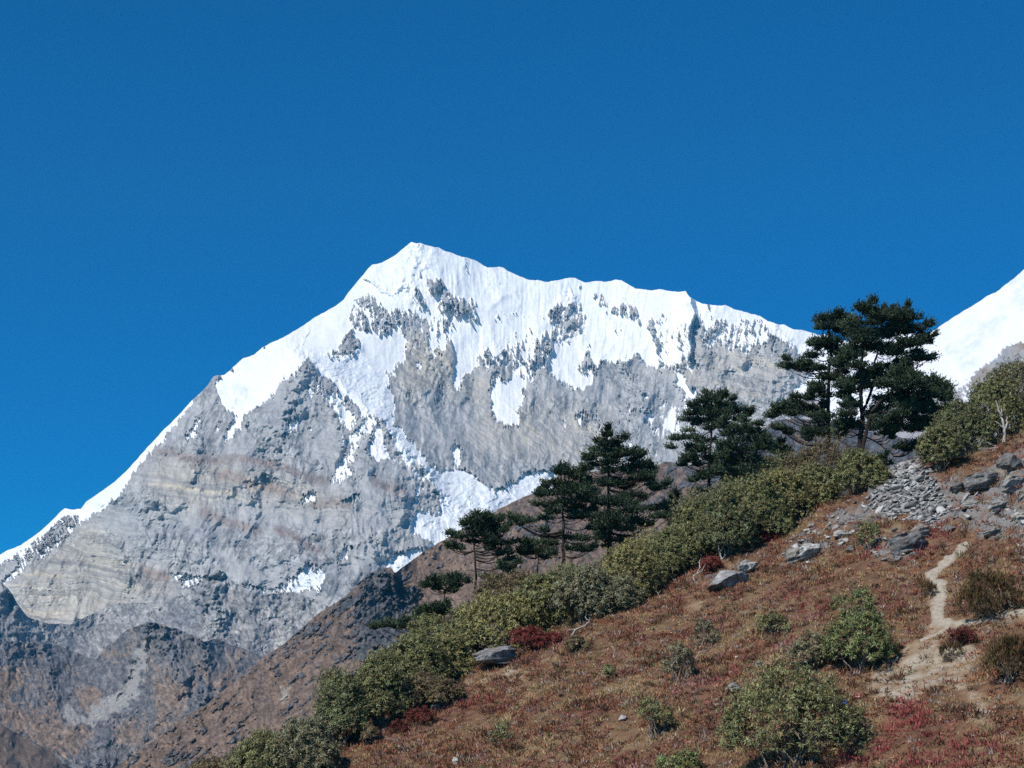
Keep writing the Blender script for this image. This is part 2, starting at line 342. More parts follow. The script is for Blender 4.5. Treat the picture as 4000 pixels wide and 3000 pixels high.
for s, v, p in [(1, .9, [(640,940),(700,760),(860,760),(1040,780),(1050,1100),(900,1180),(640,1180)]), (1, .55, [(620,1180),(1100,1150),(1300,1400),(1700,1600),(2212,1800),(2212,1250),(1600,1250),(1300,1050),(1050,1000)]),
                (2, .85, [(860,860),(1000,760),(1300,800),(1700,900),(2050,1010),(2212,1100),(2100,1140),(1800,1060),(1500,1000),(1250,1090),(1000,1020)]),
                (2, .9, [(60,1560),(330,1310),(470,1220),(560,1170),(700,1290),(800,1440),(1000,1480),(1100,1560),(1000,1659),(800,1700),(200,1900),(50,1700)]),
                (3, .5, [(700,500),(1000,600),(1300,640),(1650,720),(1500,1100),(1200,1200),(1000,1000),(760,760)]), (11, .6, [(0,250),(600,330),(1000,480),(1300,620),(900,700),(500,560),(0,450)]),
                (12, .6, [(1300,0),(1500,60),(2212,250),(2212,100),(1700,-100)])]:
    TAN.fill(tr(s, p), v)
TAN.blur(40)
RUST = [tr(2, [(900,735),(1080,740),(1200,780),(1330,800),(1460,770),(1560,790),(1750,830),(1860,870),(2000,915),(2120,925)]), tr(2, [(1290,890),(1450,880),(1580,940),(1700,980),(1860,1010)]),
        tr(2, [(1230,1090),(1330,1140),(1480,1180),(1640,1240)]), tr(2, [(1700,1200),(1850,1270),(2000,1350)]), tr(2, [(860,1470),(960,1490),(1040,1500)]), tr(12, [(540,390),(700,430),(860,520)]), tr(12, [(0,590),(250,580),(400,620)])]

main_base = TPS([(-300,2300,5500),(0,2170,5600),(320,1990,5750),(840,1475,6150),(1200,1260,6550),(1610,945,7000),(2000,1040,7100),(2400,1095,7100),(2690,1145,7000),(2950,1200,6950),(3220,1310,6860),(3600,1310,6900),(4200,1310,7300),
  (300,2400,4850),(700,2350,4800),(1180,1420,6020),(1180,1800,5450),(950,1700,5650),(1000,2000,5180),(1600,2100,5080),(1250,2300,4750),(1400,1560,5900),(1480,1640,5760),(1640,1800,5500),(1700,1950,5330),
  (1560,1560,6030),(1690,1750,5760),(1800,1900,5500),(2000,1880,5680),(2200,1850,5880),(1600,1300,6560),(2000,1500,6440),(2400,1500,6600),(2700,1500,6550),(2700,1900,5950),(3000,1600,6360),(3200,1500,6480),(3350,1600,6420),(3700,1500,6600),
  (1800,2150,5080),(1700,2260,4900),(2000,2080,5330),(2200,2050,5560),(2800,2150,5700),(3400,1900,6050),(500,1900,5450),(150,2250,5250),(-300,2600,4800),(1000,2700,4300),(2000,2600,4600),(3500,2400,5400)])
# (line, metres towards the viewer, width px on the left / right of it)
RIBS = [(tr(3, [(905,290),(930,380),(925,480),(910,560),(900,700)]), 110, 80, 26), (tr(1, [(810,90),(790,170),(770,260),(740,330),(720,420)]), 60, 120, 140),
        (tr(2, [(1880,160),(1860,300),(1800,480),(1700,700),(1600,900)]), 70, 150, 80), (tr(2, [(2050,390),(2080,520),(2120,650),(2090,760)]), 60, 60, 30),
        (tr(12, [(600,-150),(680,-50),(760,40),(860,150),(960,240),(1060,340),(1130,450),(1140,560)]), 70, 160, 40), (tr(2, [(1230,380),(1260,520),(1240,640),(1200,760),(1190,900)]), 45, 60, 26),
        (tr(2, [(560,1160),(720,1000),(860,930),(1000,1130),(990,1260)]), 40, 90, 30), (tr(2, [(700,1290),(790,1400),(800,1560),(810,1659)]), 45, 90, 30), (tr(2, [(300,1490),(310,1580),(300,1659)]), 35, 40, 25), (tr(2, [(450,1540),(470,1600),(480,1659)]), 35, 40, 25),
        (tr(1, [(860,880),(880,980),(900,1100),(830,1180)]), 35, 50, 24), (tr(12, [(840,540),(830,680),(640,900),(680,980)]), 50, 80, 28), (tr(12, [(560,880),(590,980),(610,1150)]), 45, 80, 26),
        (tr(1, [(1060,440),(1000,560)]), 40, 60, 30), (tr(1, [(1360,860),(1340,1000)]), 45, 50, 25), (tr(1, [(1900,480),(1880,640),(1960,720)]), 55, 90, 30), (tr(3, [(440,330),(480,440)]), 35, 50, 25),
        (tr(3, [(1320,640),(1300,760),(1130,860),(1120,960)]), 50, 110, 30), (tr(3, [(1600,640),(1640,800),(1580,950)]), 60, 160, 60), (tr(3, [(450,760),(440,880)]), 35, 50, 25), (tr(1, [(130,870),(240,915),(340,890),(390,840)]), 30, 10, 40),
        (tr(1, [(440,390),(520,450),(620,460),(700,420)]), 32, 10, 40), (tr(2, [(1560,940),(1600,1080),(1560,1180)]), 40, 70, 26), (tr(2, [(1950,1080),(1960,1160),(1940,1240)]), 40, 60, 26)]

def main_surf(px, py):
    wx = px + 26 * fbm(px / 130, py / 130, 3, 11) + 7 * fbm(px / 28, py / 28, 3, 12)
    wy = py + 26 * fbm(px / 130, py / 130, 3, 13) + 7 * fbm(px / 28, py / 28, 3, 14)
    # fall lines fan out a little from the summit; flutes run along them
    fl = px + (px - 1900) * (py - 1100) / 4200.0
    qx = px + 16 * fbm(px / 45, py / 45, 3, 15) + 8 * fbm(px / 13, py / 15, 3, 17); qy = py + 20 * fbm(px / 30, py / 60, 3, 16) + 9 * fbm(px / 13, py / 15, 3, 18)
    p = .45 * SN(qx, qy) + .55 * SNV(qx, qy)
    band = sstep(2150, 1250, py) * sstep(900, 1250, px)
    p = np.maximum(p, (.21 + .28 * fbm(px / 160, py / 160, 2, 19)) * band + p * (1 - .1 * band))
    flw = fl + 9 * fbm(px / 55, py / 75, 3, 26); flu = (pn(flw / 17.0, py / 190.0, 21) + .8 * pn(flw / 9.0, py / 110.0, 22)) * (.5 + .9 * np.clip(fbm(px / 120, py / 90, 2, 20) + .35, 0, 1))
    streak = fbm(fl / 8.0, py / 80.0, 4, 24, .62)
    edge = 1.15 * streak + .55 * fbm(px / 17, py / 17, 4, 23, .6) + .25 * ridged(px / 40, py / 40, 3, 25) - .03
    mix = 1 - np.abs(2 * p - 1)
    snow = sstep(.43, .57, p + edge * (.07 + 1.0 * mix))
    ice = ICE(wx, wy)
    tanm = TAN(px, py)
    Y = main_base(px, py)
    brk = .62 + 1.3 * fbm(px / 38, py / 38, 3, 29, .6)
    for ri, (line, amp, wl_, wr_) in enumerate(RIBS):
        if ri == 1: amp = 22
        if ri > 1: amp = amp * .85; wr_ = wr_ * 1.25
        x0, x1 = line[:, 0].min() - wl_ * 2, line[:, 0].max() + wr_ * 2 + wl_
        y0, y1 = line[:, 1].min() - 150, line[:, 1].max() + 150
        m = (px > x0) & (px < x1) & (py > y0) & (py < y1)
        if not m.any(): continue
        d, sd, pos = seg_dist(wx[m], wy[m], line)
        down = line[-1][1] >= line[0][1]
        right = (sd < 0) if down else (sd > 0)
        w = np.where(right, wr_, wl_)
        k = np.clip(1 - d / w, 0, 1)
        Y[m] -= amp * k * np.where(right, sstep(0, 1, k), k) * (brk[m].clip(.1, 1.3) if ri else 1)
    # relief: buttresses, ribs, ledges
    rib = px + .25 * (py - 1500) * sstep(1400, 900, px) + 18 * fbm(px / 90, py / 90, 2, 30)
    big = ridged(wx / 330, wy / 420, 3, 31)
    med = ridged(rib / 105, wy / 210, 4, 32, .55)
    sml = ridged(wx / 34, wy / 48, 4, 33, .62) + .55 * ridged(px / 12, py / 15, 2, 34, .6)
    soft = 1 - .75 * snow * (1 - .35 * ice)
    fold = sstep(1500, 2300, px); strat_c = (wy - lerp(.16, .34, fold) * wx) + 40 * fbm(px / 300, py / 420, 3, 40) + 24 * np.sin(px / 260.0 + .6) * fold * sstep(1500, 1750, py)
    ledge = pn(strat_c / 17.0, px / 420.0, 41) + .6 * pn(strat_c / 7.0, px / 260.0, 42)
    jx = px + .62 * py + 25 * fbm(px / 160, py / 160, 2, 37); jnt = ridged(jx / 46, (py - .6 * px) / 260, 3, 36, .55) * sstep(-.1, .35, fbm(px / 230, py / 230, 2, 38)) * sstep(1900, 1300, px)
    med2 = ridged((px + .30 * py) / 62 + .5 * fbm(px / 70, py / 70, 2, 39), (py - .25 * px) / 150, 3, 35, .55)
    rgh = .25 + .75 * sstep(-.18, .22, fbm(px / 190 + 3, py / 150, 3, 47))       # broken ground against smooth slabs
    Y -= 68 * big * (1 - .5 * snow) + (46 * med * (.45 + .55 * rgh) + 10 * med2 * rgh + 3.6 * sml * rgh + (4 + 3 * tanm) * ledge + 6 * jnt) * soft
    Y -= 2.9 * flu * snow * (1 - ice) * sstep(0, 1, (px - 1350) / 300 )
    crev = ridged(wx / 46, wy / 22, 4, 45, .62)
    Y -= 11 * crev * ice
    # colour
    C = np.empty(px.shape + (3,), np.float32); C[:] = (.42, .412, .402)
    n1 = fbm(wx / 150, wy / 150, 5, 50, .6); n2 = fbm(wx / 22, wy / 26, 4, 51, .65); n3 = fbm(rib / 30, wy / 130, 4, 52, .6)
    C = cmix(C, (.285, .286, .295), sstep(.02, .45, n1 + .35 * n3))
    C = cmix(C, (.47, .455, .44), sstep(.05, .5, -n1 + .4 * n3) * .8)
    st = fbm(strat_c / 26.0, px / 700.0, 4, 53, .7)
    C = cmix(C, (.47, .41, .31), tanm * (.55 + .45 * sstep(-.1, .35, st)))
    C = cmix(C, (.64, .55, .41), sstep(.18, .34, st + .25 * n2) * (tanm * .70 + .06))
    thin = fbm(strat_c / 11.0, px / 520.0, 3, 57, .6); C = cmix(C, (.66, .60, .50), sstep(.15, .28, thin + .12 * n2) * (.20 + .45 * tanm) * (.35 + .65 * sstep(-.1, .3, n1 + .5 * n3))); C = cmix(C, (.20, .19, .185), sstep(.18, .34, -thin + .12 * n2) * (.26 + .26 * tanm))
    C = cmix(C, (.24, .225, .21), sstep(.14, .38, -st + .2 * n2) * (.35 + .35 * tanm))
    for line in RUST:
        m = (px > line[:, 0].min() - 60) & (px < line[:, 0].max() + 60) & (py > line[:, 1].min() - 60) & (py < line[:, 1].max() + 60)
        d, sd, pos = seg_dist(wx[m], wy[m] + 8 * st[m], line)
        C[m] = cmix(C[m], (.27, .185, .15), sstep(30, 4, d) * sstep(0, .06, pos) * sstep(1, .9, pos) * (.6 + .6 * n2[m]))
    C *= (1 + .42 * n2 * (.4 + .6 * rgh) + .30 * n3 + .42 * rgh * fbm(px / 7, py / 8, 3, 54, .65)).clip(.4, 1.7)[..., None]
    crk = ridged(rib / 26 + .4 * n2, wy / 44, 4, 55, .62)
    C *= (1 - .34 * rgh * sstep(.35, .65, crk) - .30 * sstep(.45, .75, jnt))[..., None].clip(.3, 1)
    C = cmix(C, (.46, .445, .42), sstep(.16, .42, fbm(strat_c / 9.0, px / 120.0, 4, 56, .65)) * (.18 + .45 * tanm))
    # thin dustings on ledges
    stv = sstep(.12, .34, streak + .35 * n1 - .10 + .12 * sstep(2100, 1200, py)) * sstep(1150, 1500, px)
    C = cmix(C, (.62, .62, .63), stv * .38)
    dust = sstep(.30, .55, .6 * fbm(px / 9, py / 7, 3, 60, .6) + .45 * fbm(px / 90, py / 90, 2, 61) + .25 * ledge + .16 * sstep(2000, 1100, py))
    C = cmix(C, (.55, .56, .58), dust * .28)
    S = np.empty_like(C); S[:] = (.88, .885, .89)
    S = cmix(S, (.74, .79, .83), ice * sstep(-.25, .35, fbm(wx / 50, wy / 40, 4, 62, .6)) * .95)
    S = cmix(S, (.60, .63, .66), ice * sstep(.10, .45, fbm(wx / 26, wy / 26, 4, 63, .6)) * .8)
    S *= (1 - .05 * (flu > .55) * (1 - ice))[..., None]
    C = C + (S - C) * snow[..., None]
    return Y, C

main = relief("mountain", MAIN_SKY, np.array([(-300, 2750), (900, 2600), (2000, 2350), (4200, 2100.)]), -320, 3900, 2.5, 600, main_surf, M_alp, 260)
tag(main, "great pale grey rock mountain with pointed snow summit and glacier", "mountain", kind="structure")
print("main", time.time() - T0)

# ------------------------------------------------------------------ the snow slope coming in from the right
R_SKY = np.concatenate([np.array([(5200, 300), (4600, 690), (4300, 880.)]), tr(4, [(2147,105),(2060,180),(2000,220),(1960,260),(1850,320),(1780,360),(1700,410),(1600,475),(1540,515),(1470,560),(1400,600),(1300,660),(1200,730),(1080,820),(900,960),(700,1100),(500,1250)])])
RS = Field(2800, 600, 5400, 3000)
RS.fill(np.array([(2700, 500), (5500, 100), (5500, 900), (4300, 1200), (4100,1310.)] + tr(4, [(2147,655),(2060,670),(1990,720),(1930,770),(1850,840),(1760,920),(1700,970),(1640,1000),(1600,980),(1560,930),(1400,990),(1250,1050),(1100,1150),(900,1250),(700,1320),(400,1320)]).tolist()), 1)
RS.fill(tr(4, [(1650,1000),(1780,960),(1830,1050),(1780,1150),(1650,1180)]), .5)
RS.blur(14)
r_base = TPS([(3400,1500,5900),(3700,1270,5700),(4000,1053,5600),(4600,690,5600),(5200,300,5600),(3700,1600,5200),(4000,1500,4950),(4500,1300,4800),(3300,1750,5600),(4000,1900,4400),(4800,1900,4000),(3300,2200,5000)])
def right_surf(px, py):
    wx = px + 20 * fbm(px / 90, py / 90, 3, 111); wy = py + 20 * fbm(px / 90, py / 90, 3, 112)
    p = RS(wx, wy); mix = 1 - np.abs(2 * p - 1)
    snow = sstep(.42, .58, p + (.14 + 1.2 * mix) * .8 * fbm(px / 16, py / 16, 4, 113, .65))
    Y = r_base(px, py)
    sl = py + .55 * px
    crack = ridged(sl / 60 + .3 * fbm(px / 200, py / 200, 2, 117), (px - .5 * py) / 330, 4, 114, .6)
    Y -= 26 * ridged(wx / 260, wy / 260, 3, 115) + (18 * ridged(wx / 60, wy / 80, 4, 116, .6)) * (1 - .85 * snow) + 4.5 * crack * snow
    C = np.empty(px.shape + (3,), np.float32); C[:] = (.34, .31, .30)
    n1 = fbm(wx / 80, wy / 80, 4, 118, .6); n2 = fbm(wx / 20, wy / 20, 4, 119, .6)
    C = cmix(C, (.27, .19, .12), sstep(-.1, .4, n1) * sstep(1650, 1350, py)); C = cmix(C, (.33, .33, .34), sstep(.1, .4, -n1))
    C *= (1 + .35 * n2)[..., None]
    S = np.empty_like(C); S[:] = (.86, .868, .88)
    S = cmix(S, (.60, .65, .71), sstep(.25, .6, crack + .5 * n2) * .5 * sstep(-.1, .3, fbm(px / 120, py / 120, 3, 120)))
    return Y, C + (S - C) * snow[..., None]
rt = relief("mountain", R_SKY, np.array([(2800, 2200), (5300, 2200.)]), 3080, 5000, 3.5, 300, right_surf, M_alp, 220)
tag(rt, "smooth steep snow slope behind the tall firs at the right edge", "mountain", kind="structure")
print("right", time.time() - T0)
# ------------------------------------------------------------------ lower hills
def hill(name, sky_pts, bottom, x0, x1, step, rows, base, amp, look, back, seed, scale=1.0, ribs=()):
    b = TPS(base)
    def surf(px, py):
        wx = px + 18 * fbm(px / 80, py / 80, 3, seed); wy = py + 18 * fbm(px / 80, py / 80, 3, seed + 1)
        Y = b(px, py)
        s = scale
        r1 = ridged(wx / (230 * s), wy / (260 * s), 3, seed + 2); r2 = ridged(wx / (75 * s), wy / (95 * s), 4, seed + 3, .58); r3 = ridged(wx / (22 * s), wy / (26 * s), 4, seed + 4, .6)
        C, rock = look(px, py, wx, wy, r1, r2, r3, seed)
        brk = (.8 + 1.1 * fbm(px / 40, py / 40, 3, seed + 30, .6)).clip(.2, 1.4)
        for line, am, wl_, wr_ in ribs:
            d, sd, pos = seg_dist(wx, wy, line); right = sd < 0
            k = np.clip(1 - d / np.where(right, wr_ * 1.3, wl_), 0, 1)
            Y = Y - .5 * am * k * np.where(right, sstep(0, 1, k), k) * brk
        Y = Y - amp * (1.0 * r1 + .55 * r2 * (.55 + .45 * rock) + (.24) * r3 * (.16 + .88 * rock))
        return Y, C
    return relief(name, sky_pts, bottom, x0, x1, step, rows, surf, M_hill, back)

def patches(field_list, blur, x0=-400, y0=1500, x1=4300, y1=3300):
    F = Field(x0, y0, x1, y1)
    for s, v, p in field_list: F.fill(tr(s, p), v)
    return F.blur(blur)

# A: grey rocky knolls at the foot of the face
A_SKY = np.concatenate([tr(5, [(-400,180),(-150,210),(0,240),(40,275),(70,310),(90,350),(125,400),(150,430),(260,465),(380,470),(480,420),(560,380),(640,355),(740,350),(850,380),(880,370),(930,330),(1000,280),(1060,250),(1110,220),(1150,195),(1180,175),(1215,190),(1240,225),(1290,250),(1350,290),(1420,310),(1500,300),(1580,295),(1650,315),(1720,345),(1790,380),(1900,420),(2200,560)])])
A_SCAR = patches([(5, 1, [(460,560),(490,470),(510,480),(480,590),(465,600)]), (5, .9, [(330,590),(420,600),(500,620),(500,650),(420,630)]), (5, .75, [(530,440),(570,470),(650,500),(650,520),(560,490)]),
                  (5, .6, [(1170,420),(1200,430),(1330,590),(1390,610),(1370,620),(1250,560)]), (5, .55, [(100,470),(200,500),(180,560),(120,520)]), (5, .55, [(1480,420),(1530,350),(1540,360),(1500,430)])], 12)
def A_look(px, py, wx, wy, r1, r2, r3, s):
    n1 = fbm(wx / 120, wy / 120, 4, s + 10, .6); n2 = fbm(wx / 20, wy / 20, 4, s + 11, .65)
    C = np.empty(px.shape + (3,), np.float32); C[:] = (.31, .302, .295)
    C = cmix(C, (.42, .405, .38), sstep(-.05, .4, n1)); C = cmix(C, (.23, .23, .238), sstep(.05, .4, -n1 + .3 * n2))
    C = cmix(C, (.20, .165, .12), sstep(.15, .4, n2 + .5 * n1) * .5 * sstep(2550, 2750, py))
    C *= (1 + .9 * n2 + .55 * fbm(px / 8, py / 8, 3, s + 20, .6)).clip(.3, 2)[..., None] * (1 - .35 * sstep(.35, .65, ridged(wx / 30, wy / 42, 4, s + 21, .62)))[..., None]
    C = cmix(C, (.40, .385, .365), sstep(.35, .85, A_SCAR(wx + 22 * fbm(px / 25, py / 25, 3, 77), wy + 22 * fbm(px / 25, py / 25, 3, 78)) + .35 * n2))
    C = cmix(C, (.33, .33, .335), sstep(.38, .6, fbm(px / 14, py / 12, 3, s + 12, .6)) * .5)
    return C, np.ones_like(px)
hA = hill("hill", A_SKY, 2980, -320, 1700, 3.0, 240, [(-300,2240,4300),(0,2270,4250),(150,2420,4300),(400,2440,4500),(850,2230,4150),(1100,2320,4050),(1300,2350,4000),(1700,2700,3700),(0,2600,3900),(500,2600,3900),(850,2500,3800),(1100,2600,3650),(1350,2620,3560),(0,3000,3400),(1000,3000,3400),(1600,3000,3600)], 48, A_look, 160, 210, ribs=[(tr(5, [(1180,175),(1165,260),(1150,330),(1190,410)]), 190, 190, 60), (tr(5, [(1480,300),(1500,400),(1570,490)]), 70, 120, 50), (tr(5, [(740,350),(700,450),(640,560)]), 80, 120, 60), (tr(5, [(40,275),(70,400)]), 80, 90, 40), (tr(5, [(1620,310),(1640,400)]), 60, 90, 40)])
tag(hA, "bare grey rocky knolls at the foot of the great face", "hill", kind="structure")

# B: darker slate and rust coloured hills
B_SKY = tr(5, [(-400,560),(-100,555),(0,560),(90,562),(150,570),(230,565),(300,580),(370,605),(430,630),(480,650),(520,655),(560,600),(620,560),(680,500),(740,475),(800,455),(840,455),(900,480),(960,490),(1010,520),(1070,540),(1100,560),(1180,545),(1250,580),(1330,600),(1400,630),(1440,660),(1600,740),(1900,840)])
B_SCREE = patches([(5, 1, [(410,1000),(470,970),(560,850),(640,830),(720,790),(745,790),(750,840),(720,870),(660,930),(560,980),(480,1010)]), (5, .9, [(690,810),(705,690),(725,630),(768,562),(812,578),(785,650),(768,800)]), (5, 1, [(330,960),(360,900),(400,930),(460,970),(420,1000),(350,1010)]),
                   (5, .7, [(600,1040),(680,970),(750,960),(660,1030)]), (5, .8, [(840,760),(855,715),(862,715),(850,790)]), (5, .6, [(580,850),(640,820),(700,700),(690,780),(600,870)]), (5, .6, [(940,790),(980,740),(985,750),(955,790)]), (5, .6, [(220,970),(235,925),(245,930),(235,970)]),
                   (5, .55, [(780,1090),(800,1040),(805,1050),(790,1100)]), (5, .55, [(0,960),(60,990),(40,1000),(0,990)])], 12)
B_GRASS = patches([(5, .9, [(-300,720),(0,730),(80,740),(60,800),(-300,820)]), (5, .8, [(400,850),(560,820),(500,900),(400,880)]), (5, .9, [(850,810),(960,800),(960,880),(870,890)]), (5, .9, [(610,1100),(700,1000),(770,970),(740,1050),(660,1100)]), (5, .8, [(1100,700),(1300,730),(1290,790),(1150,760)]), (5, .8, [(240,960),(320,920),(330,1000),(250,1000)]), (5, .55, [(900,900),(1050,960),(900,1050),(760,1100)]), (5, .55, [(0,840),(300,960),(500,1050),(400,1200),(0,1000)])], 30)
def B_look(px, py, wx, wy, r1, r2, r3, s):
    n1 = fbm(wx / 130, wy / 130, 4, s + 10, .6); n2 = fbm(wx / 22, wy / 22, 4, s + 11, .65)
    C = np.empty(px.shape + (3,), np.float32); C[:] = (.165, .160, .165)
    C = cmix(C, (.225, .215, .21), sstep(0, .4, n1))
    g = sstep(.35, .65, B_GRASS(wx, wy) * .9 + .6 * n1 + .5 * n2 + .30)
    C = cmix(C, (.26, .18, .125), g * .85)
    C *= (1 + .9 * n2 + .55 * fbm(px / 8, py / 8, 3, s + 20, .6)).clip(.3, 2)[..., None] * (1 - .35 * sstep(.35, .65, ridged(wx / 30, wy / 42, 4, s + 21, .62)))[..., None]
    C = cmix(C, (.31, .295, .275), sstep(.25, .75, B_SCREE(wx + 22 * fbm(px / 25, py / 25, 3, 77), wy + 22 * fbm(px / 25, py / 25, 3, 78)) + .4 * n2))
    C = cmix(C, (.22, .215, .21), sstep(.38, .6, fbm(px / 13, py / 11, 3, s + 12, .6)) * .6)
    C = cmix(C, (.26, .25, .24), sstep(.12, .34, fbm((px - .35 * py) / 13, py / 85, 4, s + 14, .6) + .4 * n1 - .06) * .55)
    return C, 1 - .6 * g
hB = hill("hill", B_SKY, 3120, -320, 1500, 2.8, 240, [(-300,2500,3300),(0,2500,3200),(340,2560,3350),(580,2430,3000),(900,2520,3000),(1200,2680,2750),(0,2750,2800),(300,2800,2750),(600,2700,2700),(900,2750,2600),(1300,2900,2350),(0,3100,2300),(600,3100,2350),(1200,3100,2600)], 42, B_look, 120, 260, ribs=[(tr(5, [(800,455),(775,560),(700,690),(660,800)]), 80, 110, 60), (tr(5, [(880,470),(930,620),(980,760)]), 80, 120, 60), (tr(5, [(1100,550),(1130,680),(1080,780),(1120,890)]), 100, 150, 40), (tr(5, [(1330,600),(1230,760),(1150,860)]), 60, 100, 50), (tr(5, [(230,565),(270,700),(310,880)]), 90, 140, 50), (tr(5, [(90,562),(60,700)]), 60, 100, 50)])
tag(hB, "dark slate and rust coloured hills crossed by a pale scree run", "hill", kind="structure")

# C: brown hillside with slate outcrops rising to the right behind the trees
C_SKY = np.concatenate([tr(5, [(300,1420),(480,1330),(620,1240),(720,1170),(850,1080),(960,1000),(1050,940),(1130,890),(1250,790),(1340,720),(1400,660),(1480,610),(1560,550),(1640,480),(1720,410),(1800,360),(1860,320),(1930,250),(1980,200),(2060,170),(2110,160),(2130,190)]),
                        tr(12, [(760,1190),(850,1120),(960,1040),(1080,960),(1200,890),(1290,830),(1390,790),(1480,740),(1600,670),(1720,610),(1800,560),(1900,520),(1990,490),(2040,480),(2120,470)]),
                        tr(11, [(520,640),(700,640),(900,620),(1100,610),(1230,590),(1280,560),(1330,560),(1400,610),(1520,560),(1700,500),(1850,420),(1960,350),(2010,310),(2060,270),(2120,255),(2212,250)]), np.array([(3200, 1640), (3400, 1690), (3600, 1720), (3900, 1740), (4300, 1700.)])])
C_ROCK = patches([(5, .9, [(1890,300),(1980,210),(2060,170),(2110,165),(2130,200),(2140,330),(2060,500),(1900,430)]), (5, .9, [(1880,520),(1960,440),(2010,420),(2212,440),(2212,640),(2000,640),(1920,700),(1890,640)]), (5, .75, [(1400,640),(1560,560),(1720,420),(1900,260),(1960,280),(1800,440),(1620,590),(1480,680)]),
                  (5, .8, [(1660,750),(1700,700),(1730,770),(1680,790)]), (5, .8, [(980,1140),(1040,1100),(1080,1160),(1000,1230),(960,1190)]), (12, .85, [(1080,1110),(1130,1040),(1180,1080),(1150,1140)]), (12, .8, [(1250,1020),(1370,1040),(1360,1080),(1270,1060)]),
                  (12, .8, [(560,1320),(620,1160),(720,1140),(780,1190),(900,1340),(1000,1500),(900,1600),(600,1600),(700,1450)]), (12, .7, [(1750,760),(1900,720),(2212,720),(2212,900),(1900,860)]), (11, .9, [(1230,560),(1500,560),(1960,330),(2212,230),(2212,700),(1700,760),(1500,720),(1300,740),(1250,680)]), (11, .5, [(1000,800),(1400,780),(1450,900),(1100,950)]),
                  (0, .92, [(1640,890),(2000,930),(2100,1100),(1500,1100),(1560,960)])], 36)
C_SCAR = patches([(5, 1, [(1500,850),(1520,810),(1580,800),(1575,850),(1550,900),(1535,940),(1525,900)]), (5, .9, [(1190,1080),(1260,990),(1280,990),(1220,1070)]), (5, .8, [(1680,870),(1690,860),(1700,920),(1690,940)]), (5, .8, [(780,1150),(810,1100),(880,1070),(900,1080),(830,1120)]),
                  (12, .75, [(980,1190),(1000,1180),(1030,1300),(1010,1300)]), (12, .62, [(1790,680),(1830,590),(1900,580),(1850,650)]), (12, .9, [(1240,1480),(1260,1390),(1320,1440),(1400,1420),(1330,1480)]), (12, .8, [(1830,1070),(1850,1040),(1860,1050),(1850,1090)]),
                  (11, .8, [(400,1120),(400,980),(430,1000),(410,1130)]), (11, .55, [(1300,800),(1420,820),(1400,900)]), (5, .6, [(1160,1070),(1200,1040),(1190,1060)])], 12)
def C_look(px, py, wx, wy, r1, r2, r3, s):
    n1 = fbm(wx / 110, wy / 110, 4, s + 10, .6); n2 = fbm(wx / 18, wy / 18, 4, s + 11, .65)
    dg = (py + .85 * px); n3 = fbm(dg / 26, (px - py) / 160, 4, s + 13, .6)
    rock = sstep(.45, .68, C_ROCK(wx, wy) * .80 + .12 + .10 * sstep(1750, 1400, px) + .6 * n1 + .9 * n3 + .8 * n2)
    C = np.empty(px.shape + (3,), np.float32); C[:] = (.215, .148, .108)
    C = cmix(C, (.245, .170, .110), sstep(-.05, .35, n3 + .3 * n1) * .8)
    C = cmix(C, (.160, .122, .105), sstep(.0, .35, -n1 + .4 * n2) * .7)
    K = np.empty_like(C); K[:] = (.105, .108, .115); K = cmix(K, (.125, .125, .13), sstep(0, .4, n2))
    C = C + (K - C) * rock[..., None]
    C *= (1 + .7 * n2 + .55 * fbm(px / 8, py / 8, 3, s + 20, .6)).clip(.3, 2)[..., None] * (1 - .35 * sstep(.35, .65, ridged(wx / 30, wy / 42, 4, s + 21, .62)))[..., None]
    C = cmix(C, (.34, .31, .265), sstep(.38, .85, C_SCAR(wx + 22 * fbm(px / 25, py / 25, 3, 77), wy + 22 * fbm(px / 25, py / 25, 3, 78)) + 1.0 * n2 - .05) * .9)
    return C, rock
hC = hill("hill", C_SKY, 3150, 100, 4100, 3.2, 330, [(300,3100,1500),(900,2750,1620),(1250,2480,1750),(1500,2215,1700),(1700,2120,1850),(2100,1930,2000),(2500,1830,2200),(3000,1650,2350),(3400,1690,2300),(4000,1740,2200),(900,3100,1250),(1500,2700,1300),(2000,2300,1500),(2500,2300,1550),(3000,2100,1650),(3600,2100,1650),(2000,3100,950),(3500,3100,1000),(1400,2450,1560),(1560,2400,1640)], 32, C_look, 70, 310, ribs=[(tr(5, [(1980,200),(1900,420),(1850,560),(1920,700)]), 45, 110, 40), (tr(5, [(2115,165),(2140,330),(2150,480)]), 40, 70, 24), (tr(12, [(760,1190),(900,1350),(1000,1500)]), 35, 60, 30), (tr(5, [(1740,700),(1690,800)]), 22, 50, 26), (tr(12, [(1750,760),(1820,900)]), 26, 80, 40)])
tag(hC, "brown grassy hillside with slate outcrops rising behind the firs", "hill", kind="structure")

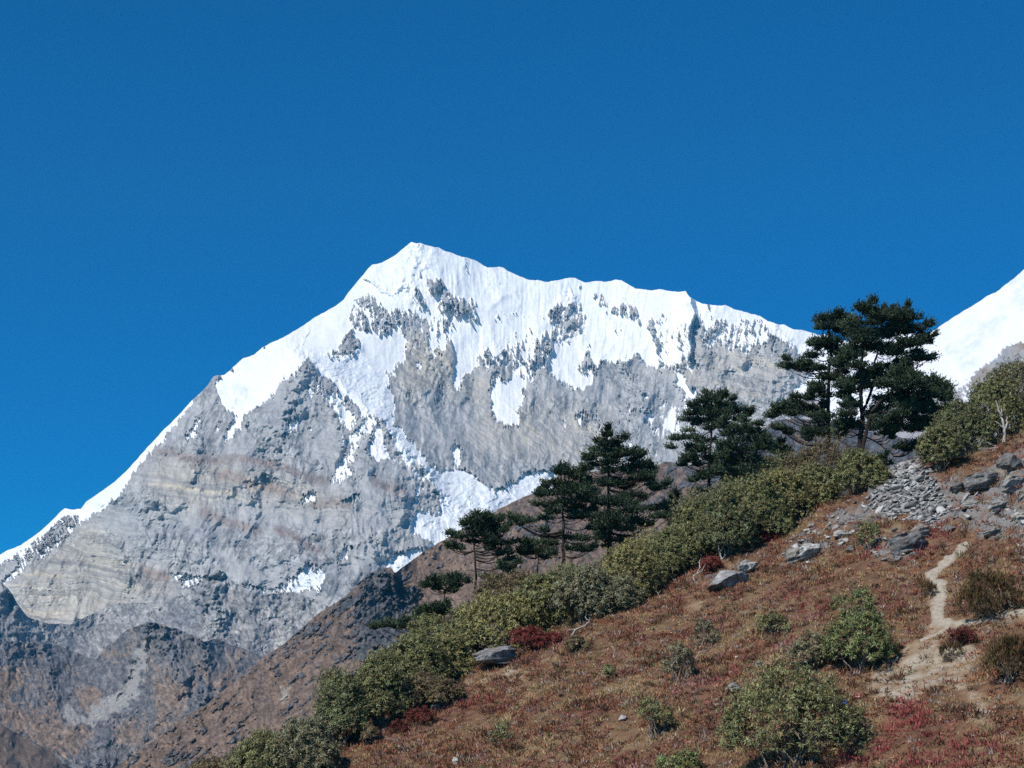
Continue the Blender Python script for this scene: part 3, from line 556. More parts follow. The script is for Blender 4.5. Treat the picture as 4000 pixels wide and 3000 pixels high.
# D: foot of a brown slope in the lower left corner
D_SKY = np.array([(-400, 2640), (-150, 2740), (0, 2830), (100, 2880), (200, 2940), (300, 2985), (360, 3020), (500, 3080), (800, 3160.)])
D_SCAR = patches([(5, .8, [(120,1060),(180,1090),(240,1150),(200,1140),(140,1090)]), (5, 1, [(240,1100),(330,1150),(420,1200),(480,1250),(420,1260),(330,1190),(250,1130)]), (5, .8, [(0,1130),(60,1170),(40,1180),(0,1160)])], 12)
def D_look(px, py, wx, wy, r1, r2, r3, s):
    n1 = fbm(wx / 90, wy / 90, 4, s + 10, .6); n2 = fbm(wx / 18, wy / 18, 4, s + 11, .65)
    C = np.empty(px.shape + (3,), np.float32); C[:] = (.185, .14, .11)
    C = cmix(C, (.095, .085, .08), sstep(0, .3, n1)); C *= (1 + .4 * n2)[..., None]
    C = cmix(C, (.28, .27, .255), sstep(.42, .6, D_SCAR(wx + 22 * fbm(px / 25, py / 25, 3, 77), wy + 22 * fbm(px / 25, py / 25, 3, 78)) + .4 * n2))
    return C, sstep(.1, .4, n1)
hD = hill("hill", D_SKY, 3250, -360, 720, 2.8, 110, [(-300,2680,2050),(0,2830,2000),(300,2990,2000),(700,3150,2000),(-300,3250,1500),(300,3250,1600),(700,3300,1700)], 22, D_look, 60, 360)
tag(hD, "small brown slope with pale scree in the lower left corner", "hill", kind="structure")
print("hills", time.time() - T0)
# ------------------------------------------------------------------ the near hillside
PA, PB, PC = 0.347, 0.318, -35.5
K = 4000 / 2212.0                            # 2212 px sheet -> photograph pixels
rng = np.random.RandomState(11)
def plane_hit(dx, dy):
    u, ry, rz = ray(np.asarray(dx, float) * K, np.asarray(dy, float) * K)
    D = PC / (rz - PA * u - PB * ry)
    return np.stack([u * D, ry * D, rz * D], -1)
RIDGE = np.array([(200, 1800), (400, 1705), (600, 1640), (800, 1520), (1000, 1425), (1200, 1335), (1400, 1245), (1600, 1140), (1800, 1062), (1900, 1012), (1950, 988), (1985, 990), (2030, 1010), (2075, 985), (2110, 960), (2160, 925), (2212, 880), (2400, 760), (2700, 560.)])
rp = plane_hit(RIDGE[:, 0], RIDGE[:, 1])
def ridge_y(x):
    o = np.argsort(rp[:, 0]); return np.interp(x, rp[o, 0], rp[o, 1])
def project(P):
    X, Y, Z = P[..., 0], P[..., 1], P[..., 2]
    D = Y * CT + Z * ST; v = (Z * CT - Y * ST) / D
    return 2000 + FPX * X / D, 1500 - FPX * v
OUT = Field(0, 1400, 4300, 3200)             # craggy parts of the hillside
for s, v, p in [(7, 1, [(1560,300),(1700,330),(1900,230),(2080,100),(2300,40),(2300,760),(1900,760),(1760,720),(1650,560)]), (7, .9, [(1050,760),(1200,640),(1500,640),(1560,760),(1430,900),(1150,910)]), (7, .7, [(400,800),(560,700),(820,650),(900,780),(780,900),(420,950)]),
                (7, .6, [(650,560),(900,470),(1150,500),(1100,640),(800,700)]), (7, .6, [(-200,900),(300,900),(250,1080),(-150,1120)])]:
    OUT.fill(tr(s, p), v)
OUT.blur(25)
MND = plane_hit(1972, 1062)[:2]
def ground_z(x, y):
    x = np.asarray(x, float); y = np.asarray(y, float)
    z = PC + PA * x + PB * y
    e = y - ridge_y(x)
    z = z - (PB + .55) * np.where(e > -6, 2.2 * np.log1p(np.exp(np.clip(e / 2.2, -20, 40))), 0)
    z = z + 1.1 * fbm(x / 17, y / 17, 3, 401) * sstep(40, 80, y) + .55 * fbm(x / 3.8, y / 3.8, 4, 402, .55)
    z = z + 1.5 * np.exp(-((x - MND[0]) / 5.5) ** 2 - ((y - MND[1]) / 5.0) ** 2)
    q = np.stack([x, y, PC + PA * x + PB * y], -1)
    a, b = project(np.where(q[..., 1:2] > 20, q, 20.0))
    o = OUT(a, b)
    crag = ridged(x / 4.5 + .2 * z, y / 3.6, 4, 403, .6)
    st = (z + .35 * x + .3 * crag) * 1.1
    ter = (np.floor(st) + sstep(.55, 1.0, st - np.floor(st))) - st
    return z + o * (.85 * crag + .75 * ter)
def hit(dx, dy):
    """first meeting of the sight line through a sheet pixel with the hillside (else the unrolled slope)"""
    u, ry, rz = [float(t) for t in ray(dx * K, dy * K)]
    D = np.linspace(60, 190, 521); zz = ground_z(u * D, ry * D)
    below = np.nonzero(rz * D < zz)[0]
    p0 = plane_hit(dx, dy)
    if len(below) and abs(D[below[0]] - p0[1] / ry) < 14: d = D[below[0]]
    else: d = p0[1] / ry
    x, y = u * d, ry * d
    return np.array([x, y, float(ground_z(x, y))]), rz * d, d

gx = np.arange(-64, 104, .33); gy = np.arange(18, 215, .36)
GX, GY = np.meshgrid(gx, gy)
GZ = ground_z(GX, GY)
GPX, GPY = project(np.stack([GX, GY, GZ], -1))
ZONE = {}
def zone(name, polys, blur):
    F = Field(0, 1400, 4300, 3200)
    for s, v, p in polys: F.fill(tr(s, p), v)
    ZONE[name] = F.blur(blur)
zone("bare", [(8, 1, [(1640,60),(1720,30),(1640,90),(1700,120),(1730,200),(1690,290),(1720,350),(1900,340),(2100,290),(2260,290),(2260,370),(2000,370),(1880,400),(1900,500),(1940,560),(1900,690),(1840,760),(1980,800),(2000,1000),(1900,1000),(1860,860),(1740,780),(1600,800),(1560,870),(1450,880),(1300,820),(1220,760),(1250,680),(1440,600),(1480,470),(1600,440),(1640,330),(1600,250),(1640,150)]),
              (8, .8, [(100,170),(260,150),(280,260),(200,340),(100,300)]), (7, .7, [(800,560),(980,520),(1040,600),(860,650)]), (9, .8, [(1090,640),(1340,540),(1490,570),(1480,620),(1280,640),(1150,700)]), (9, .7, [(1490,500),(1640,440),(1660,520),(1560,580)]), (8, .55, [(660,150),(780,180),(860,230),(700,240)]), (8, .6, [(560,480),(860,410),(860,460),(640,540)]), (8, .6, [(440,600),(640,560),(720,620),(500,700)]), (7, .5, [(380,1080),(560,1120),(520,1200),(400,1180)]), (9, .55, [(720,940),(900,900),(1100,880),(1080,960),(800,1000)]), (7, .9, [(2060,60),(2130,10),(2230,-10),(2230,60),(2140,90)])], 16)
zone("red", [(8, 1, [(1330,860),(1500,840),(1640,920),(1660,990),(1500,1060),(1440,1140),(1300,1264),(1000,1280),(1150,1150),(1330,1050),(1400,960)]), (8, .75, [(1500,1100),(1700,1000),(1840,930),(1850,1080),(2100,1080),(2212,1300),(1400,1300)]), (8, .8, [(780,220),(860,190),(900,260),(1010,200),(1040,300),(840,330),(760,280)]), (8, .7, [(1700,470),(1800,420),(1900,470),(1830,560),(1720,520)]), (7, .7, [(1100,780),(1800,560),(1750,720),(1500,850),(1450,940),(1000,960)]),
              (7, 1, [(270,790),(420,720),(440,760),(260,830)]), (8, 1, [(220,10),(330,0),(300,60),(220,80)]), (7, .65, [(500,1130),(660,1140),(680,1210),(540,1230)]), (8, .55, [(330,640),(620,620),(660,700),(300,760)]), (9, .6, [(1900,1040),(2060,1010),(2060,1090),(1900,1100)]), (9, .55, [(1100,700),(1400,720),(1300,820),(1050,800)])], 14)
zone("rock", [(7, .95, [(1300,160),(1360,170),(1590,290),(1620,400),(1720,500),(1650,640),(1500,640),(1430,520),(1230,610),(1150,560),(1040,520),(1100,420),(1220,300)]), (7, .62, [(1560,300),(1900,230),(2100,120),(2300,60),(2300,760),(1900,760),(1650,620)]), (7, .6, [(1050,780),(1300,680),(1500,700),(1440,900),(1150,910)]), (7, .62, [(400,900),(560,760),(820,700),(880,800),(620,930)]), (7, .6, [(700,560),(900,470),(1150,480),(1200,640),(900,700)]), (7, .55, [(-150,930),(280,920),(200,1070),(-100,1110)])], 22)
def ground_colour(x, y, a, b):
    n1 = fbm(x / 6, y / 6, 4, 411, .6); n2 = fbm(x / 1.1, y / 1.1, 4, 412, .65)
    C = np.empty(np.shape(x) + (3,), np.float32); C[:] = (.155, .088, .053)
    C = cmix(C, (.20, .145, .082), sstep(0, .4, n1 + .4 * n2)); C = cmix(C, (.075, .043, .030), sstep(0, .4, n2 - .4 * n1))
    C = cmix(C, (.25, .18, .115), sstep(.50, .90, ZONE["bare"](a, b) + .7 * n1 + .6 * n2))
    C = cmix(C, (.31, .27, .215), sstep(.85, 1.25, ZONE["bare"](a, b) + .9 * n2 + .6 * n1))
    rk = sstep(.40, .6, ZONE["rock"](a, b) + .55 * n2 + .3 * n1)
    C = cmix(C, (.19, .18, .172), rk); C = cmix(C, (.085, .085, .088), rk * sstep(.05, .35, n2)); C = cmix(C, (.36, .35, .335), rk * sstep(.15, .4, -n2))
    return C * (1 + .3 * n2)[..., None]
M_soil = terrain_mat("hillside_soil", 5.0, 0.7, 0.06, 0.35)
V = np.stack([GX, GY, GZ], -1); h_, w_ = GX.shape
idx = np.arange(h_ * w_).reshape(h_, w_)
F = np.stack([idx[:-1, :-1], idx[:-1, 1:], idx[1:, 1:], idx[1:, :-1]], -1).reshape(-1, 4)
hs = mesh_np("hillside", V.reshape(-1, 3), F, M_soil, col=ground_colour(GX, GY, GPX, GPY).reshape(-1, 3))
tag(hs, "near reddish brown heath slope climbing to the right", "hillside", kind="structure")
# valley floor under everything, with the knoll the viewer stands on
gs = np.sign(np.linspace(-1, 1, 121)) * np.abs(np.linspace(-1, 1, 121)) ** 3 * 5200
VX, VY = np.meshgrid(gs + 300, gs + 4200.0)
VX = VX.ravel(); VY = VY.ravel()
m = np.linspace(-1, 1, 41) ** 3 * 60
KX, KY = np.meshgrid(np.unique(np.r_[gs + 300, m]), np.unique(np.r_[gs + 4200, m]))
KZ = -62 + 60.3 * np.exp(-(KX ** 2 + KY ** 2) / 22 ** 2) + 4 * fbm(KX / 200, KY / 200, 3, 420) * sstep(20, 80, np.hypot(KX, KY))
idx = np.arange(KX.size).reshape(KX.shape)
F = np.stack([idx[:-1, :-1], idx[:-1, 1:], idx[1:, 1:], idx[1:, :-1]], -1).reshape(-1, 4)
gc = np.empty((KX.size, 3)); gc[:] = (.11, .08, .055)
tag(mesh_np("ground", np.stack([KX, KY, KZ], -1).reshape(-1, 3), F, M_hill, col=gc), "brown valley floor below the hillside", "ground", kind="structure")
print("hillside", time.time() - T0)

# the trodden path, draped as a strip just above the soil
def path_strip(pts, width, name, label):
    P = [hit(*p)[0][:2] for p in tr(7, pts) / K]
    P = np.array(P); L = np.r_[0, np.cumsum(np.linalg.norm(np.diff(P, axis=0), axis=1))]
    t = np.arange(0, L[-1], .18); C = np.c_[np.interp(t, L, P[:, 0]), np.interp(t, L, P[:, 1])]
    k = np.ones(9) / 9; Cp = np.pad(C, ((4, 4), (0, 0)), mode='edge'); C = np.c_[np.convolve(Cp[:, 0], k, 'valid'), np.convolve(Cp[:, 1], k, 'valid')]
    T = np.gradient(C, axis=0); T /= np.linalg.norm(T, axis=1)[:, None] + 1e-9; N = np.c_[-T[:, 1], T[:, 0]]
    q = np.linspace(-1, 1, 15)
    wl_ = width * (1 + 1.5 * fbm(t / 1.8, t * 0 + .3, 4, 431, .65)).clip(.25, 2); wr_ = width * (1 + 1.5 * fbm(t / 1.8, t * 0 + 7.3, 4, 432, .65)).clip(.25, 2)
    taper = np.minimum(1, np.minimum(t, L[-1] - t) / 1.5 + .25)
    off = np.where(q[None] < 0, q[None] * wl_[:, None], q[None] * wr_[:, None]) * taper[:, None] * .5
    X = C[:, 0:1] + off * N[:, 0:1]; Y = C[:, 1:2] + off * N[:, 1:2]
    Z = ground_z(X, Y) + .05 * (1 - q[None] ** 8) - .03 * np.abs(q[None]) ** 8
    idx = np.arange(X.size).reshape(X.shape)
    F = np.stack([idx[:-1, :-1], idx[:-1, 1:], idx[1:, 1:], idx[1:, :-1]], -1).reshape(-1, 4)
    n2 = fbm(X / .45, Y / .45, 4, 433, .65)
    col = np.empty(X.shape + (3,), np.float32); col[:] = (.34, .30, .24); col = cmix(col, (.25, .20, .14), sstep(0, .4, n2 + .5 * np.abs(q[None]) - .2)); col *= (1 + .3 * n2)[..., None]
    tag(mesh_np(name, np.stack([X, Y, Z], -1).reshape(-1, 3), F, M_soil, col=col.reshape(-1, 3)), label, "path", kind="structure")
    return C
PATHS = [path_strip([(1795,765),(1760,840),(1640,930),(1535,1000),(1590,1060),(1612,1150),(1585,1240),(1570,1300),(1640,1345),(1720,1370)], .95, "path", "pale trodden path winding down from the rocks past the dark shrub"),
         path_strip([(1690,1362),(1800,1355),(1930,1335),(2070,1300),(2212,1290),(2420,1290)], .8, "path", "pale footpath branching off under the dark upright shrub"),
         path_strip([(1700,1365),(1620,1420),(1520,1460),(1430,1500)], .6, "path", "worn pale track fading downhill to the left below the path fork")]

# ------------------------------------------------------------------ mesh gatherers for plants and stones
def leaf_mat(name, rough=.55, spec=.25, trans=0.0, var=.2):
    m = bpy.data.materials.new(name); m.use_nodes = True
    n = m.node_tree.nodes; l = m.node_tree.links; b = n["Principled BSDF"]
    b.inputs["Roughness"].default_value = rough; b.inputs["Specular IOR Level"].default_value = spec
    at = n.new("ShaderNodeAttribute"); at.attribute_name = "Col"
    tc = n.new("ShaderNodeTexCoord"); ns = n.new("ShaderNodeTexNoise"); ns.inputs["Scale"].default_value = 1.7; ns.inputs["Detail"].default_value = 4
    mr = n.new("ShaderNodeMapRange"); mr.inputs[1].default_value = .3; mr.inputs[2].default_value = .7; mr.inputs[3].default_value = 1 - var; mr.inputs[4].default_value = 1 + var
    mx = n.new("ShaderNodeVectorMath"); mx.operation = 'SCALE'
    l.new(tc.outputs["Object"], ns.inputs["Vector"]); l.new(ns.outputs["Fac"], mr.inputs[0]); l.new(at.outputs["Color"], mx.inputs[0]); l.new(mr.outputs[0], mx.inputs["Scale"])
    l.new(mx.outputs[0], b.inputs["Base Color"])
    return m
M_leaf = leaf_mat("rhododendron_leaf", .5, .35); M_needle = leaf_mat("fir_needles", .7, .15); M_heath = leaf_mat("heath_twigs", .9, .05)
M_bark = leaf_mat("bark", .9, .1, var=.35); M_stone = terrain_mat("boulder_stone", 4.0, .8, .08, .35)
M_cloth = leaf_mat("faded_cloth", .9, .1)

def tubes(lines, sides=5):
    """lines: list of (points (n,3), radii (n,)) -> verts, quads"""
    VV, FF, o = [], [], 0
    a = np.arange(sides) / sides * 2 * np.pi
    for P, r in lines:
        P = np.asarray(P, float); r = np.broadcast_to(np.asarray(r, float), (len(P),))
        T = np.gradient(P, axis=0); T /= np.linalg.norm(T, axis=1)[:, None] + 1e-9
        ref = np.where(np.abs(T[:, 2:3]) > .9, np.array([[1., 0, 0]]), np.array([[0, 0, 1.]]))
        U = np.cross(T, ref); U /= np.linalg.norm(U, axis=1)[:, None] + 1e-9; W = np.cross(T, U)
        R_ = P[:, None] + r[:, None, None] * (np.cos(a)[None, :, None] * U[:, None] + np.sin(a)[None, :, None] * W[:, None])
        n = len(P); VV.append(R_.reshape(-1, 3))
        i = np.arange(n - 1)[:, None] * sides; j = np.arange(sides)[None]; j2 = (j + 1) % sides
        FF.append(np.stack([i + j, i + j2, i + sides + j2, i + sides + j], -1).reshape(-1, 4) + o); o += n * sides
    return np.concatenate(VV), np.concatenate(FF)

def blades(base, d, side, length, width, col, fold=None):
    """diamond leaves: base points, unit direction, unit side; returns verts, quads, colours"""
    L = length[:, None]; W = width[:, None]
    mid = base + d * L * .5
    if fold is not None: mid = mid + fold
    v = np.stack([base, mid + side * W * .5, base + d * L, mid - side * W * .5], 1).reshape(-1, 3)
    f = np.arange(len(base) * 4).reshape(-1, 4)
    return v, f, np.repeat(col, 4, 0)
def unit(v): return v / (np.linalg.norm(v, axis=-1, keepdims=True) + 1e-9)
# ------------------------------------------------------------------ rhododendron shrubs
TONES = {"olive": (.160, .172, .068), "yellow": (.225, .212, .078), "deep": (.122, .142, .062), "grey": (.178, .178, .104), "brown": (.135, .105, .055), "bright": (.145, .180, .064), "juniper": (.100, .082, .036), "red": (.235, .050, .048), "darkred": (.16, .042, .040)}
def make_shrub(dx, dy, w, h, tone, label, kind="rhododendron_shrub", cat="shrub", group=None, seed=0, leaf=(.23, .060), dens=1.0, sparse=0.0, lift=.0):
    r = np.random.RandomState(1000 + seed)
    base, zr, D = hit(dx, dy)
    m_px = K / FPX * D
    W = w * m_px; H = h * m_px + max(0, zr - base[2])
    Dp = .78 * W
    upright = kind == "juniper_shrub"
    open_ = group == G2 and h < 180
    nl = int(max(7, min(48, 9 + W * H * 1.1)) * (.7 if open_ else 1))
    lr = max(.34, .23 * min(W, 1.5 * H)) * (1.2 if nl < 10 else 1.0)
    zlow = max(0, zr - base[2]) - .5          # the part that shows above the crest
    if lr * 2 > H: lr = H * .48
    cs = []
    for i in range(nl):
        a = r.rand() * 2 * np.pi; q = math.sqrt(r.rand())
        x, y = q * math.cos(a), q * math.sin(a)
        top = (1 - q ** 2.4 * .62) * H
        z = lr * .9 + (top - lr * 1.75) * (.25 + .75 * r.rand() ** .5)
        z = max(lr * (.55 + .6 * lift), z) if zlow < 0 else zlow + (H - zlow - lr * .9) * (.1 + .9 * r.rand() ** .6) * (1 - q ** 2.4 * .62)
        cs.append((x * max(.1, W / 2 - lr * .7), y * max(.1, Dp / 2 - lr * .7), z, lr * (.55 + .75 * r.rand())))
    cs = np.array(cs)
    area = sum(4 * np.pi * c[3] ** 2 * .75 for c in cs)
    n = int(area / (leaf[0] * .98) ** 2 * 1.5 * dens)
    n = min(n, 11000)
    k = r.choice(len(cs), n, p=cs[:, 3] ** 2 / (cs[:, 3] ** 2).sum())
    dirs = unit(r.normal(size=(n, 3))); flip = (dirs[:, 2] < -.45); dirs[flip, 2] *= -1
    rad = cs[k, 3] * (.72 + .36 * r.rand(n) ** .6)
    wob = 1 + .75 * fbm(dirs[:, 0] * 2.2 + k * 3.3, dirs[:, 1] * 2.2 + dirs[:, 2] * 1.3, 3, 440) + .10 * r.normal(size=n)
    P = cs[k, :3] + dirs * (rad * wob)[:, None]
    keep = np.ones(n, bool)
    for i, c in enumerate(cs):
        keep &= ~((np.linalg.norm(P - c[:3], axis=1) < c[3] * .62) & (k != i))
    keep &= (r.rand(n) > max(sparse, .22 if open_ else 0))
    if open_: keep &= fbm(P[:, 0] / .5 + seed, P[:, 2] / .5 + P[:, 1] / .6, 2, 447) > -.16
    keep &= fbm(P[:, 0] / .8, P[:, 2] / .8 + P[:, 1] / .8, 3, 441 + seed % 7) > -.20
    P = P[keep]; dirs = dirs[keep]; n = len(P)
    # leaves keep above the soil
    gz = ground_z(base[0] + P[:, 0], base[1] + P[:, 1]) - base[2]
    up = P[:, 2] > gz + .12
    P = P[up]; dirs = dirs[up]; n = len(P)
    t = np.array(TONES[tone])
    nl_ = 7
    ax = unit(dirs * .7 + np.array([0, 0, .8]) + .25 * r.normal(size=(n, 3)))
    if upright: ax = unit(dirs * .15 + np.array([0, 0, 1.]) + .15 * r.normal(size=(n, 3)))
    u1 = unit(np.cross(ax, r.normal(size=(n, 3)))); u2 = np.cross(ax, u1)
    ang = (np.arange(nl_)[None] + r.rand(n, 1)) * 2 * np.pi / nl_ + .2 * r.normal(size=(n, nl_))
    out = np.cos(ang)[..., None] * u1[:, None] + np.sin(ang)[..., None] * u2[:, None]
    el = r.normal(-.62, .40, (n, nl_, 1)) + r.normal(0, .25, (n, 1, 1))
    if upright: el = r.normal(1.1, .25, (n, nl_, 1))
    if tone in ("red", "darkred"): el = r.normal(.5, .5, (n, nl_, 1))
    d = unit(out * np.cos(el) + ax[:, None] * np.sin(el))
    sd = unit(np.cross(d, ax[:, None] + 1e-3))
    d = d.reshape(-1, 3); sd = sd.reshape(-1, 3)
    b = np.repeat(P, nl_, 0) + d * .02
    N = len(b)
    clump = fbm(P[:, 0] / 1.1, P[:, 2] / 1.1 + P[:, 1], 3, 450 + seed % 5)
    wt = np.repeat((1 + .30 * r.normal(size=n) + .5 * clump).clip(.4, 2.0), nl_)
    col = t[None] * wt[:, None]
    yel = np.repeat(r.rand(n) < .16, nl_); col[yel] = col[yel] * .5 + np.array((.20, .165, .055)) * .6
    bro = r.rand(N) < .09; col[bro] = (.19, .125, .06)
    if tone in ("red", "darkred", "juniper"):
        col = t[None] * wt[:, None]; bro = r.rand(N) < .30; col[bro] = np.array((.17, .085, .05)) * wt[bro, None]
    L = leaf[0] * (.7 + .6 * r.rand(N)); Wd = leaf[1] * (.75 + .5 * r.rand(N))
    v, f, c = blades(b, d, sd, L, Wd, col)
    root = empty(kind, base)
    tag(root, label, cat, group)
    mesh_np("foliage", v, f, M_leaf if tone not in ("red", "darkred", "juniper") else M_heath, root, np.clip(c, .01, .5), smooth=False)
    st = []
    ns = int(min(16, 5 + nl * .5))
    for i in r.choice(len(cs), min(ns, len(cs)), replace=False):
        e = cs[i, :3]; s0 = np.array([r.normal(0, .10 * W), r.normal(0, .06 * W), 0]) * .6
        s0[2] = float(ground_z(base[0] + s0[0], base[1] + s0[1])) - base[2] - .15
        tt = np.linspace(0, 1, 7)[:, None]
        mid = np.array([r.normal(0, .25), r.normal(0, .25), 0])
        Pl = s0 * (1 - tt) + e * tt + mid * np.sin(tt * np.pi) + .06 * r.normal(size=(7, 3)) * np.sin(tt * np.pi)
        st.append((Pl, np.linspace(.055, .018, 7) * (.7 + .12 * H)))
        for j in range(3):
            e2 = e + unit(r.normal(size=3) + (0, 0, .4)) * cs[i, 3] * .85
            tt = np.linspace(0, 1, 4)[:, None]
            st.append((Pl[4] * (1 - tt) + e2 * tt + .04 * r.normal(size=(4, 3)), np.linspace(.022, .008, 4)))
    sv, sf = tubes(st, 4)
    sc_ = np.empty((len(sv), 3)); sc_[:] = (.22, .185, .15)
    if tone in ("red", "darkred"): sc_[:] = (.10, .05, .045)
    mesh_np("stems", sv, sf, M_bark, root, sc_)
    return root

G1 = "rhododendron shrubs along the ridge"; G2 = "rhododendron shrubs on the open slope"; G3 = "shrubs above the rocks at the right"
SHRUBS = [
 # dx, dy(base), w, h, tone, label, group
 (455,1705,130,80,"brown","low brownish shrub, the lowest of the ridge, cut off by the bottom edge",G1),
 (570,1700,150,140,"olive","olive shrub second from the bottom end of the ridge thicket",G1),
 (655,1680,150,140,"grey","grey-green shrub beside the open slope at the bottom of the thicket",G1),
 (735,1610,130,165,"deep","dark green shrub standing highest in the lower thicket",G1),
 (820,1575,130,165,"olive","olive shrub above the rust coloured bush at the lower thicket",G1),
 (890,1515,140,150,"olive","olive shrub left of the pale leaved mound beside the slabs",G1),
 (960,1482,140,120,"yellow","pale yellow-green mound left of the two stacked slabs",G1),
 (850,1480,110,90,"deep","dark shrub under the tip of the long low fir limb",G1),
 (930,1420,120,100,"olive","olive shrub right beside the sprawling fir",G1),
 (1005,1405,110,110,"deep","deep green shrub just above the two stacked slabs",G1),
 (1085,1385,190,125,"yellow","large leaved yellowish shrub behind the bright red bush",G1),
 (1175,1350,140,110,"olive","olive shrub right of the yellowish large leaved one",G1),
 (1110,1310,150,75,"brown","brownish shrub at the foot of the slim layered fir",G1),
 (1265,1345,150,125,"grey","grey-green shrub above the long bare fallen branch",G1),
 (1330,1320,110,95,"grey","small grey shrub with brown stems at the thicket edge",G1),
 (1225,1295,130,70,"olive","low olive shrub at the foot of the fir with long lower limbs",G1),
 (1360,1290,150,125,"yellow","yellow-green shrub in the middle of the thicket below the paired firs",G1),
 (1445,1260,120,125,"olive","olive shrub with a dark hollow under it, left of the red bush",G1),
 (1400,1230,150,75,"yellow","yellow-topped shrub on the skyline between firs",G1),
 (1505,1220,120,140,"olive","olive shrub with white bare stems at its foot",G1),
 (1570,1200,120,150,"deep","deep green shrub with a black shadowed base",G1),
 (1640,1170,130,140,"olive","olive shrub above the small crimson patch",G1),
 (1510,1140,150,75,"grey","grey-green shrub at the foot of the bushy pair of firs",G1),
 (1600,1110,140,80,"olive","olive shrub on the skyline right of the bushy firs",G1),
 (1695,1130,120,115,"yellow","yellow-green shrub next to the stony bank",G1),
 (1765,1095,120,90,"olive","olive shrub at the upper end of the ridge thicket",G1),
 (1785,1060,190,120,"brown","tall domed brownish shrub under the left trunk of the tall firs",G1),
 (1855,1065,120,100,"olive","olive shrub touching the pale scree cone",G1),
 (1700,1050,110,70,"deep","small dark shrub left of the domed brownish shrub",G1),
 (2030,1020,110,90,"olive","olive shrub right of the scree cone",G3),
 (2085,985,130,120,"deep","deep green shrub in the middle of the right-hand thicket",G3),
 (2150,945,140,140,"olive","tall olive shrub around the white forked trunk",G3),
 (2215,890,140,120,"grey","grey-green shrub cut by the right edge above the rocks",G3),
 (2060,940,90,60,"grey","small grey shrub under the outermost limb of the tall firs",G3),
 (2180,870,120,90,"deep","dark shrub behind the white forked trunk near the right edge",G3),
 # on the open slope
 (1715,1655,310,222,"olive","largest shrub on the open slope, dark underneath, with a blue scrap",G2),
 (1865,1448,170,135,"bright","bright green round shrub left of the path fork",G2),
 (1765,1440,130,70,"grey","low grey-green shrub leaning on the bright round shrub",G2),
 (1850,1325,110,55,"bright","loose green shrub just above the bright round shrub",G2),
 (1675,1372,80,70,"olive","small olive shrub alone in the middle of the slope",G2),
 (1465,1475,85,95,"grey","sparse grey shrub with bare twigs in the middle of the slope",G2),
 (1515,1395,75,60,"grey","thin grey-green sprig above the sparse grey shrub",G2),
 (1418,1595,95,100,"olive","stemmed olive shrub standing alone low on the slope",G2),
 (1085,1610,55,62,"olive","tiny thin shrub low on the slope below the slabs",G2),
 (1470,1700,130,80,"bright","green shrub cut off by the bottom edge left of the largest shrub",G2),
 (1315,1470,40,40,"olive","tiny olive sprig right of the small dead twig",G2),
 (1878,1190,62,78,"olive","dark stemmed shrub growing among the crags below the scree",G2),
]
for i, (x, y, w, h, tone, lab, grp) in enumerate(SHRUBS):
    big = h > 180
    make_shrub(x, y, w, h, tone, lab, group=grp, seed=i, dens=1.0, sparse=(.45 if "sparse" in lab or "thin" in lab or "loose" in lab else 0.0), lift=(.5 if big or "stemmed" in lab else 0), leaf=((.28, .074) if "large leaved" in lab else (.23, .060)))
for i, (x, y, w, h, tone, kind, lab, cat) in enumerate([
 (2145,1335,155,95,"juniper","juniper_shrub","dark olive upright broom-like shrub beside the path at the right edge","shrub"),
 (2185,1475,130,110,"juniper","juniper_shrub","dark brown-green upright shrub cut by the right edge below the path","shrub"),
 (2055,1428,50,34,"juniper","juniper_shrub","small round dark shrub between the two worn tracks","shrub"),
 (2010,1290,40,30,"juniper","juniper_shrub","small dark tussock shrub touching the narrow path","shrub"),
 (930,1530,150,75,"brown","heath_bush","brown bush under the pale yellow-green mound","bush"),
 (1245,1405,60,32,"brown","heath_bush","small brown-green bush right of the bright red bush","bush"),
 (1150,1405,105,48,"red","barberry_bush","bright red bush beside the two stacked slabs","bush"),
 (1195,1392,50,30,"red","barberry_bush","small red bush at the upper end of the bright red one","bush"),
 (905,1568,62,38,"darkred","barberry_bush","dark red bush at the lower edge of the thicket","bush"),
 (860,1585,44,30,"darkred","barberry_bush","small reddish bush left of the dark red one","bush"),
 (1535,1238,56,34,"red","barberry_bush","crimson bush above the large tilted boulder","bush"),
 (1655,1172,48,24,"red","barberry_bush","low crimson strip of bush at the thicket edge by the stony bank","bush"),
 (2075,1395,80,40,"darkred","barberry_bush","dull red bush between path and small round dark shrub","bush"),
 (800,1610,50,50,"brown","heath_bush","rust coloured bush low at the thicket edge","bush"),
]):
    make_shrub(x, y, w, h, tone, lab, kind, cat, seed=200 + i, leaf=(.16, .034) if tone in ("red", "darkred") else ((.30, .035) if kind == "juniper_shrub" else (.17, .05)), dens=1.0 if tone != "juniper" else 1.1)
print("shrubs", time.time() - T0)

